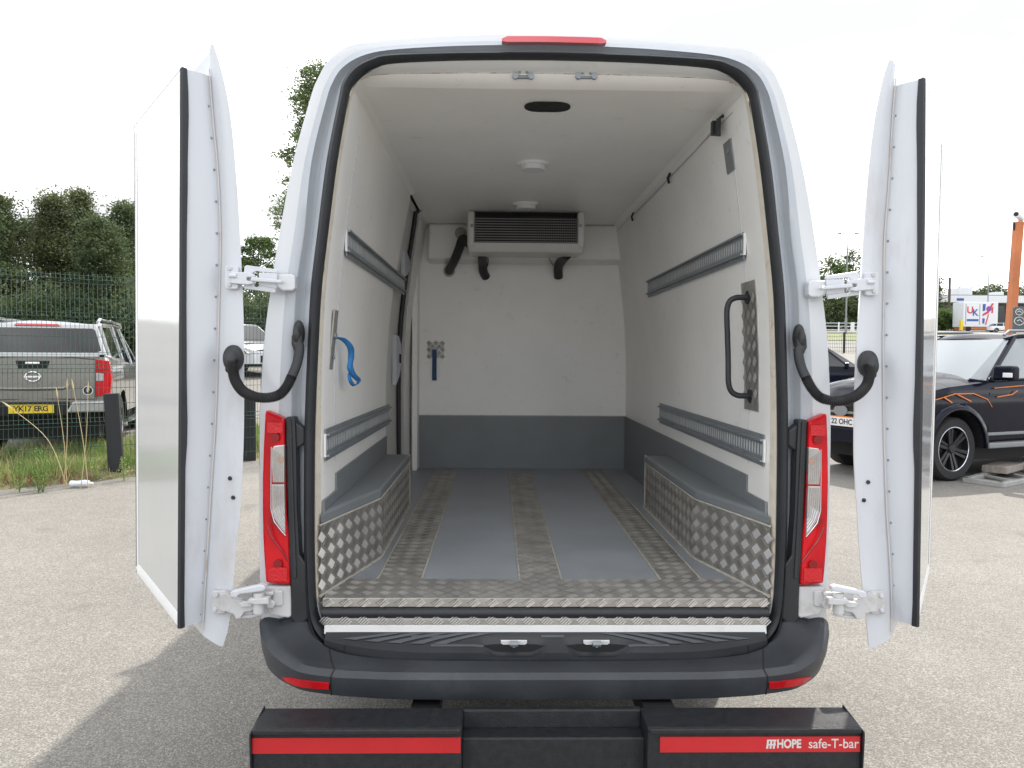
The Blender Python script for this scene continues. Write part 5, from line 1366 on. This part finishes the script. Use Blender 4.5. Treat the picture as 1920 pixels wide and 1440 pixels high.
def tree(name, px, zrel, ytop, wpx, m, label, shape, seed, n_cl=60, n_lf=70, leaf=.16, low=.03, group=None, roll=0, droop=0, deep=.8, tr=.12, cat='tree', clump=None, spread=None):
    rng = random.Random(seed); p = ground_at(zrel,px)
    h = CAM.z-(ytop-665)/F*zrel-p.z; rx = wpx/2/F*zrel
    root = empty(name,label,cat,loc=p,group=group)
    trunk_mesh(h*.93,tr,rng,7,spread or rx*1.2).build('trunk','bark',root,smooth=True)
    tag(crown_mesh(rx,rx*deep,h*.97,h*low,n_cl,n_lf,leaf,shape,rng,droop,clump).build('crown',m,root,fix=False),kind='stuff')
    return root
cone = lambda t: max(.12,(1-t)**.62)*(.75+.25*min(1,t*6))
poplar = lambda t: .98-.60*t
egg = lambda t: max(.1,sin(pi*min(1,max(.0,t*.86+.12)))**.6)
col = lambda t: .55+.45*sin(pi*t)
G1 = 'dark evergreen trees behind the fence'
for i,(px,z,yt,wd,m,lab) in enumerate([
 (-45,21,350,150,'conifer','dark evergreen cut off by the left edge of the view'),
 (8,22,392,120,'conifer2','ragged conifer with a pointed tip at far left'),
 (62,25,432,120,'conifer','lower dark evergreen between two taller ones'),
 (112,23,385,150,'conifer2','broad brownish green conifer behind the silver pickup'),
 (163,24,378,95,'conifer2','tall reddish tipped conifer, highest of the fence line'),
 (200,22,425,100,'conifer','dark ivy like evergreen right of the reddish tipped one'),
 (245,24,402,110,'conifer','dark evergreen half hidden by the left door'),
 (300,26,405,120,'conifer','dark evergreen hidden mostly behind the left door'),
 (360,27,430,120,'conifer2','dark evergreen behind the left door hinge side')]):
    tree('conifer_tree',px,z,yt-14,wd*1.08,m,lab,(cone if i in (1,3,4,6) else egg),20+i,n_cl=230,n_lf=130,leaf=.095,low=.0,group=G1,clump=.42)
# dark hedge under them
def hedge(pa, pb, h, w, m, label, seed, n, leaf=.13, cat='hedge', nlf=60):
    rng = random.Random(seed); m_ = MB(); pa,pb = Vector(pa),Vector(pb); d = pb-pa; nn = Vector((-d.y,d.x,0)).normalized()
    for _ in range(n):
        t = rng.random(); hh = h*(.82+.25*noise.noise(Vector((t*9,seed,0))))
        c = pa+d*t+nn*rng.uniform(-w,w)*.5+Vector((0,0,hh*rng.random()**.8)); c.z += g(c.x,c.y)
        for _ in range(nlf):
            p = c+Vector((rng.gauss(0,1),rng.gauss(0,1),rng.gauss(0,1)))*h*.09
            u = Vector((rng.gauss(0,1),rng.gauss(0,1),rng.gauss(0,1))).normalized(); v = u.cross(Vector((rng.gauss(0,1),rng.gauss(0,1),rng.gauss(0,1)))).normalized()
            m_.add([p-u*leaf*.5,p+v*leaf*.2,p+u*leaf*.5,p-v*leaf*.2],[(0,1,2,3)])
    for k in range(10):
        a = pa+d*(k+.5)/10; m_.tube([a+Vector((0,0,g(a.x,a.y)-.1)),a+Vector((0,0,g(a.x,a.y)+h*.6))],.05,5)
    return tag(m_.build('hedge',m,fix=False),label,cat)
a,b = place(20,-120),place(22,300)
hedge((a.x,a.y,0),(b.x,b.y,0),2.6,1.6,'conifer','dense dark hedge behind the silver pickup',5,900,leaf=.10,nlf=90)
a,b = place(30,300),place(33,640)
hedge((a.x,a.y,0),(b.x,b.y,0),2.9,2.0,'conifer','dark trimmed hedge seen under the upper left hinge',6,420,leaf=.16)
tree('leafy_tree',492,36,447,110,'leaf','light green leafy tree above the upper left hinge',egg,41,n_cl=130,n_lf=130,leaf=.13,low=.15)
tree('leafy_tree',560,38,470,90,'leaf','light green leafy tree beside the van flank',egg,42,n_cl=90,n_lf=120,leaf=.13,low=.15)
m_ = MB(); p = ground_at(35,499); P = [Vector((.1*sin(i),0,i*.9)) for i in range(7)]
tree('poplar_tree',602,42,122,166,'poplar','tall thin poplar rising beside the left edge of the van roof',poplar,43,n_cl=330,n_lf=80,leaf=.17,low=.36,tr=.22,clump=.62,spread=3)
# ================================================================== RIGHT BACKGROUND
def W(px,py,zrel): return at(px,py,zrel-2.78)
# grass bank and kerb in the distance
m_ = MB(); rws = []
for zr,dz in ((62,0.02),(64,.05),(78,.06),(79,.0)):
    rws.append([(x,zr-2.78,g(x,zr-2.78)+dz) for x in (12,20,30,40,50,60,80,100)])
m_.grid(rws); tag(m_.build('grass_bank','lawn'),kind='structure')
m_ = MB(); y = 80-2.78
for i in range(12):
    x0 = 14+8*i; z_ = g(x0,y); m_.box((x0,y,z_-.1),(x0+7.95,y+.35,z_+.22))
tag(m_.build('kerb','concrete'),kind='structure')
# railing near the trees
y = 84-2.78; x0 = place(84,1548).x
rl_ = empty('guard_railing','white post and rail barrier at the roadside seen in the right gap','railing',loc=(x0,y,g(x0,y)))
m_ = MB()
for i in range(5):
    m_ = MB(); m_.box((i*1.6-.06,-.05,-.1),(i*1.6+.06,.05,1.15)); m_.build('railing_post','cladding',rl_)
for z in (.35,.72,1.05):
    m_ = MB(); m_.box((0,-.03,z-.03),(6.4,.03,z+.03)); m_.build('railing_bar','cladding',rl_)
p = place(80,1601); bl = MB(); bl.tube([(0,0,0),(0,0,.7),(0,0,1.0)],.12,8); o = bl.build('bollard','cladding'); p.z = g(p.x,p.y)+.2; o.location = p; tag(o,'small white roadside bollard right of the railing','bollard')
FT = 'far trees across the road'
for i,(px,z,yt,wd,lab) in enumerate([(1555,100,478,80,'bushy far tree behind the railing, nearest the van'),(1600,104,462,90,'taller far tree behind the first street lamp'),(1650,108,480,110,'far tree hidden by the right door'),(1742,112,508,66,'rounded far tree left of the distant shop'),
  (1700,114,500,80,'far tree behind the right door edge'),(1822,165,540,46,'small far tree above the white box'),(1795,170,548,50,'low far tree above the shop roof'),(1880,160,528,74,'dark far tree right of the second street lamp'),(1850,168,535,50,'far tree just behind the lamp post'),(1945,160,524,90,'far tree behind the orange post')]):
    tree('far_tree',px,z,yt,wd,'farleaf' if i not in (0,2) else 'leaf',lab,egg,60+i,n_cl=70,n_lf=60,leaf=.42*z/110,low=.02,group=FT,tr=.3,clump=1.25*z/110)
a,b = place(98,1520),place(100,1700)
hedge((a.x,a.y,0),(b.x,b.y,0),4.6,3,'farleaf','dark roadside hedge behind the railing',8,200,leaf=.42)
# mesh fence stub by the dark car
y = 44-2.78; x0 = place(44,1545).x
fs = empty('wire_fence','low wire fence with dark post beyond the dark car','fence',loc=(x0,y,g(x0,y)))
for i in range(3):
    m_ = MB(); m_.box((i*1.25-.05,-.05,-.1),(i*1.25+.05,.05,1.15)); m_.build('fence_post','postwood',fs)
m_ = MB()
for i in range(26): m_.tube([(i*.1,0,0),(i*.1,0,1.0)],.008,4)
for z in (.1,.3,.5,.7,.9): m_.tube([(0,.01,z),(2.6,.01,z)],.008,4)
tag(m_.build('mesh_wires','fence',fs),kind='stuff')
# street lamps
def lamp(px,zrel,ytop,lab,armpx):
    p = ground_at(zrel,px); h = CAM.z-(ytop-665)/F*zrel-p.z
    r = empty('street_lamp',lab,'street lamp',loc=p,group='twin arm street lamps')
    m_ = MB(); m_.tube([(0,0,-.2),(0,0,1.6)],.13,8); m_.tube([(0,0,1.6),(0,0,h-.45)],.08,8,rfun=lambda i,n:(.085,.055)[i]); m_.build('lamp_post','galv',r,smooth=True)
    aw = armpx/F*zrel
    for s in (1,-1):
        m_ = MB(); m_.tube(catmull([(0,0,h-.5),(s*aw*.25,0,h-.18),(s*aw*.55,0,h-.05),(s*aw*.8,0,h)],5),.04,6); m_.build('lamp_arm','galv',r,smooth=True)
        m_ = MB(); m_.hexa([(s*aw*.55,-.12,h-.04),(s*aw,-.08,h+.02),(s*aw,.08,h+.02),(s*aw*.55,.12,h-.04),(s*aw*.55,-.10,h+.09),(s*aw,-.06,h+.09),(s*aw,.06,h+.09),(s*aw*.55,.10,h+.09)]); m_.build('lamp_head','galv',r,bevel=.02)
lamp(1590,80,433,'twin arm street lamp in the gap between van and right door',24)
lamp(1860,97,474,'twin arm street lamp in front of the white UK box',20)
m_ = MB(); p = ground_at(108,1786); m_.tube([(0,0,0),(0,0,7.0)],.16,6); o = m_.build('telegraph_pole','bark'); o.location = p; tag(o,'dark wooden pole in front of the far shop roof','pole')
m_ = MB(); m_.tube([(0,-.05,0),(0,.05,0)],.32,20); o = m_.build('round_sign',mat('purple_sign',(.30,.06,.30),.5)); c = W(1854,579,96); o.location = c; tag(o,'small purple round sign fixed on the second street lamp','sign')
# shop building
zb = 112; y = zb-2.78
A = place(zb,1690); B = place(zb,1985); gz = g(A.x,y)-.3
top = W(1800,554,zb).z; ft = W(1800,567,zb).z
sh = empty('shop_building','long low white shop with deep fascia on the far side of the road','building',loc=(A.x,y,gz))
L = B.x-A.x; H = top-gz; Hf = ft-gz
m_ = MB(); m_.box((0,2.2,0),(L,14,H-.3)); m_.build('wall','shopwall',sh)
m_ = MB(); m_.box((-.3,0,Hf),(L+.3,14.3,H)); m_.build('fascia','cladding',sh,bevel=.03)
m_ = MB(); m_.box((-.2,.1,H+.002),(L+.2,14.2,H+.12)); m_.build('roof','galv',sh)
for i in range(9):
    m_ = MB(); m_.box((i*L/8-.12,.2,0),(i*L/8+.12,.44,Hf)); m_.build('column','cladding',sh)
for i in range(16):
    m_ = MB(); m_.box((i*L/16+.12,2.12,.5),((i+1)*L/16-.12,2.2,Hf-.3)); m_.build('window_pane','glass',sh)
xx = W(1821,545,zb).x-A.x; m_ = MB(); m_.box((xx,3,H+.13),(xx+2.0,6,H+1.4)); m_.build('roof_plant','cladding',sh,bevel=.04)
xx = W(1892,545,zb).x-A.x; m_ = MB(); m_.box((xx,3,H+.13),(xx+1.2,5,H+.8)); m_.build('roof_plant','cladding',sh,bevel=.04)
xx = W(1794,560,zb).x-A.x; m_ = MB(); m_.box((xx,-.05,Hf+.25),(xx+1.0,-.003,Hf+.6)); m_.build('fascia_sign','flagblue',sh)
# hedge bush in front of it
a,b = place(100,1744),place(100,1800)
hedge((a.x,a.y,0),(b.x,b.y,0),2.9,2.4,'leaf','rounded green bush in front of the far shop',9,150,leaf=.32,cat='bush')
# UK box body
zb2 = 96; y = zb2-2.78; a = W(1807,566,zb2); b = W(1871,603,zb2); gz2 = g(a.x,y)
bx = empty('box_trailer','white box body printed with UK and flag colours on the far roadside','trailer',loc=(a.x,y,gz2))
Lb = b.x-a.x; z0 = .55; z1 = a.z-gz2
m_ = MB(); m_.box((0,0,z0),(Lb,2.3,z1)); m_.build('box_body','cladding',bx,bevel=.04)
m_ = MB(); m_.box((.1,.1,.2),(Lb-.1,2.2,z0-.003)); m_.build('chassis','rust',bx)
m_ = MB()
for x in (.7,Lb-.9):
    m_.disc((x,.02,.32),(0,1,0),.32,.2,16)
m_.build_each('wheel','tyre',bx)
m_ = MB(); m_.box((-.35,-.1,.1),(-.05,.2,1.3)); m_.build('yellow_post','yellow',bx)
sw = Lb*.5
text('lettering','U',1.15,'flagred',bx,(sw*.38,-.014,z0+(z1-z0)*.66),(pi/2,0,0),.004,bold=.03)
text('lettering','K',1.10,'flagblue',bx,(sw*.68,-.014,z0+(z1-z0)*.56),(pi/2,0,0),.004,bold=.03)
m_ = MB(); m_.box((sw*.20,-.012,z0+(z1-z0)*.22),(sw*.88,-.004,z0+(z1-z0)*.31)); m_.build('print_bar','flagblue',bx)
m_ = MB()
for (xa,xb,za,zc_) in ((sw*.12,sw*.16,.08,.92),(sw*.92,sw*.96,.08,.92)): m_.box((xa,-.009,z0+(z1-z0)*za),(xb,-.004,z0+(z1-z0)*zc_))
m_.build_each('panel_line','galv',bx)
m_ = MB(); hgt = z1-z0
m_.prism([(sw*1.10,-.012,z0+hgt*.42),(sw*1.45,-.012,z0+hgt*.55),(sw*1.75,-.012,z0+hgt*.95),(sw*1.62,-.012,z0+hgt*.95),(sw*1.35,-.012,z0+hgt*.62),(sw*1.10,-.012,z0+hgt*.52)],(0,.006,0))
m_.prism([(sw*1.25,-.012,z0+hgt*.08),(sw*1.33,-.012,z0+hgt*.08),(sw*1.48,-.012,z0+hgt*.5),(sw*1.42,-.012,z0+hgt*.52)],(0,.006,0)); m_.prism([(sw*1.6,-.012,z0+hgt*.55),(sw*1.7,-.012,z0+hgt*.55),(sw*1.72,-.012,z0+hgt*.8),(sw*1.63,-.012,z0+hgt*.8)],(0,.006,0)); m_.build_each('flag_print','flagred',bx)
m_ = MB(); m_.prism([(sw*1.10,-.0125,z0+hgt*.62),(sw*1.25,-.0125,z0+hgt*.66),(sw*1.28,-.0125,z0+hgt*.92),(sw*1.10,-.0125,z0+hgt*.92)],(0,.006,0)); m_.prism([(sw*1.10,-.0125,z0+hgt*.12),(sw*1.22,-.0125,z0+hgt*.14),(sw*1.24,-.0125,z0+hgt*.33),(sw*1.10,-.0125,z0+hgt*.36)],(0,.006,0)); m_.build_each('flag_print','flagblue',bx)
car(1889,92,(1,-.1),'whitecar','white car parked at the right end of the UK box',.72)
# orange post with camera
zp = 24; p = ground_at(zp,1898); topz = CAM.z-(408-665)/F*zp
r = empty('steel_post','orange painted steel post carrying a white security camera','post',loc=p)
H = topz-p.z; wv = .11
m_ = MB(); m_.hexa([(-wv,-wv,-.3),(wv,-wv,-.3),(wv,wv,-.3),(-wv,wv,-.3),(-wv+.26,-wv,H),(wv+.26,-wv,H),(wv+.26,wv,H),(-wv+.26,wv,H)]); m_.build('post_shaft','rust',r,bevel=.01)
m_ = MB(); m_.box((-wv+.21,-.02,H-.25),(-wv+.25,.02,H+.0)); m_.build('cable','rubber',r)
m_ = MB(); m_.tube([(-.0,-.3,H+.17),(.38,.02,H+.10)],.085,14); m_.tube([(-.03,-.32,H+.175),(.10,-.2,H+.16)],.10,14); m_.tube([(.27,0,H),(.27,0,H+.12)],.035,8); cm = m_.build('security_camera','white',r,smooth=True)
m_ = MB(); m_.tube([(-.035,-.325,H+.176),(-.04,-.33,H+.177)],.065,14); m_.build('camera_lens','black',cm)
m_ = MB(); m_.disc((.50,-.1,H-.02),(0,-1,0),.10,.1,16); m_.build('floodlight','white',r)
# dark sign with round emblems
zs_ = 22.5; a = W(1901,575,zs_); b = W(1950,616,zs_)
sg = empty('display_sign','dark board with pale round emblems at the right edge below the orange post','sign',loc=(a.x,a.y,g(a.x,a.y)))
gz = g(a.x,a.y)
m_ = MB(); m_.box((0,0,b.z-gz-.1),(b.x-a.x,.06,a.z-gz)); m_.build('board','signgreen',sg,bevel=.01)
m_ = MB(); m_.box((.05,.06,0),(.12,.12,a.z-gz)); m_.box((b.x-a.x-.12,.06,0),(b.x-a.x-.05,.12,a.z-gz)); m_.build_each('sign_post','galv',sg)
for (px,py,r_) in ((1911,585,.085),(1911,602,.115)):
    c = W(px,py,zs_)-Vector((a.x,a.y,gz)); m_ = MB(); m_.tube([Vector((c.x+r_*1.25*cos(2*pi*i/24),-.006,c.z+r_*sin(2*pi*i/24))) for i in range(25)],.012,5); m_.tube([Vector((c.x-r_*.6,-.006,c.z)),Vector((c.x+r_*.1,-.006,c.z+r_*.35)),Vector((c.x+r_*.7,-.006,c.z-r_*.2))],.014,5); m_.build('round_emblem','lettergrey',sg)
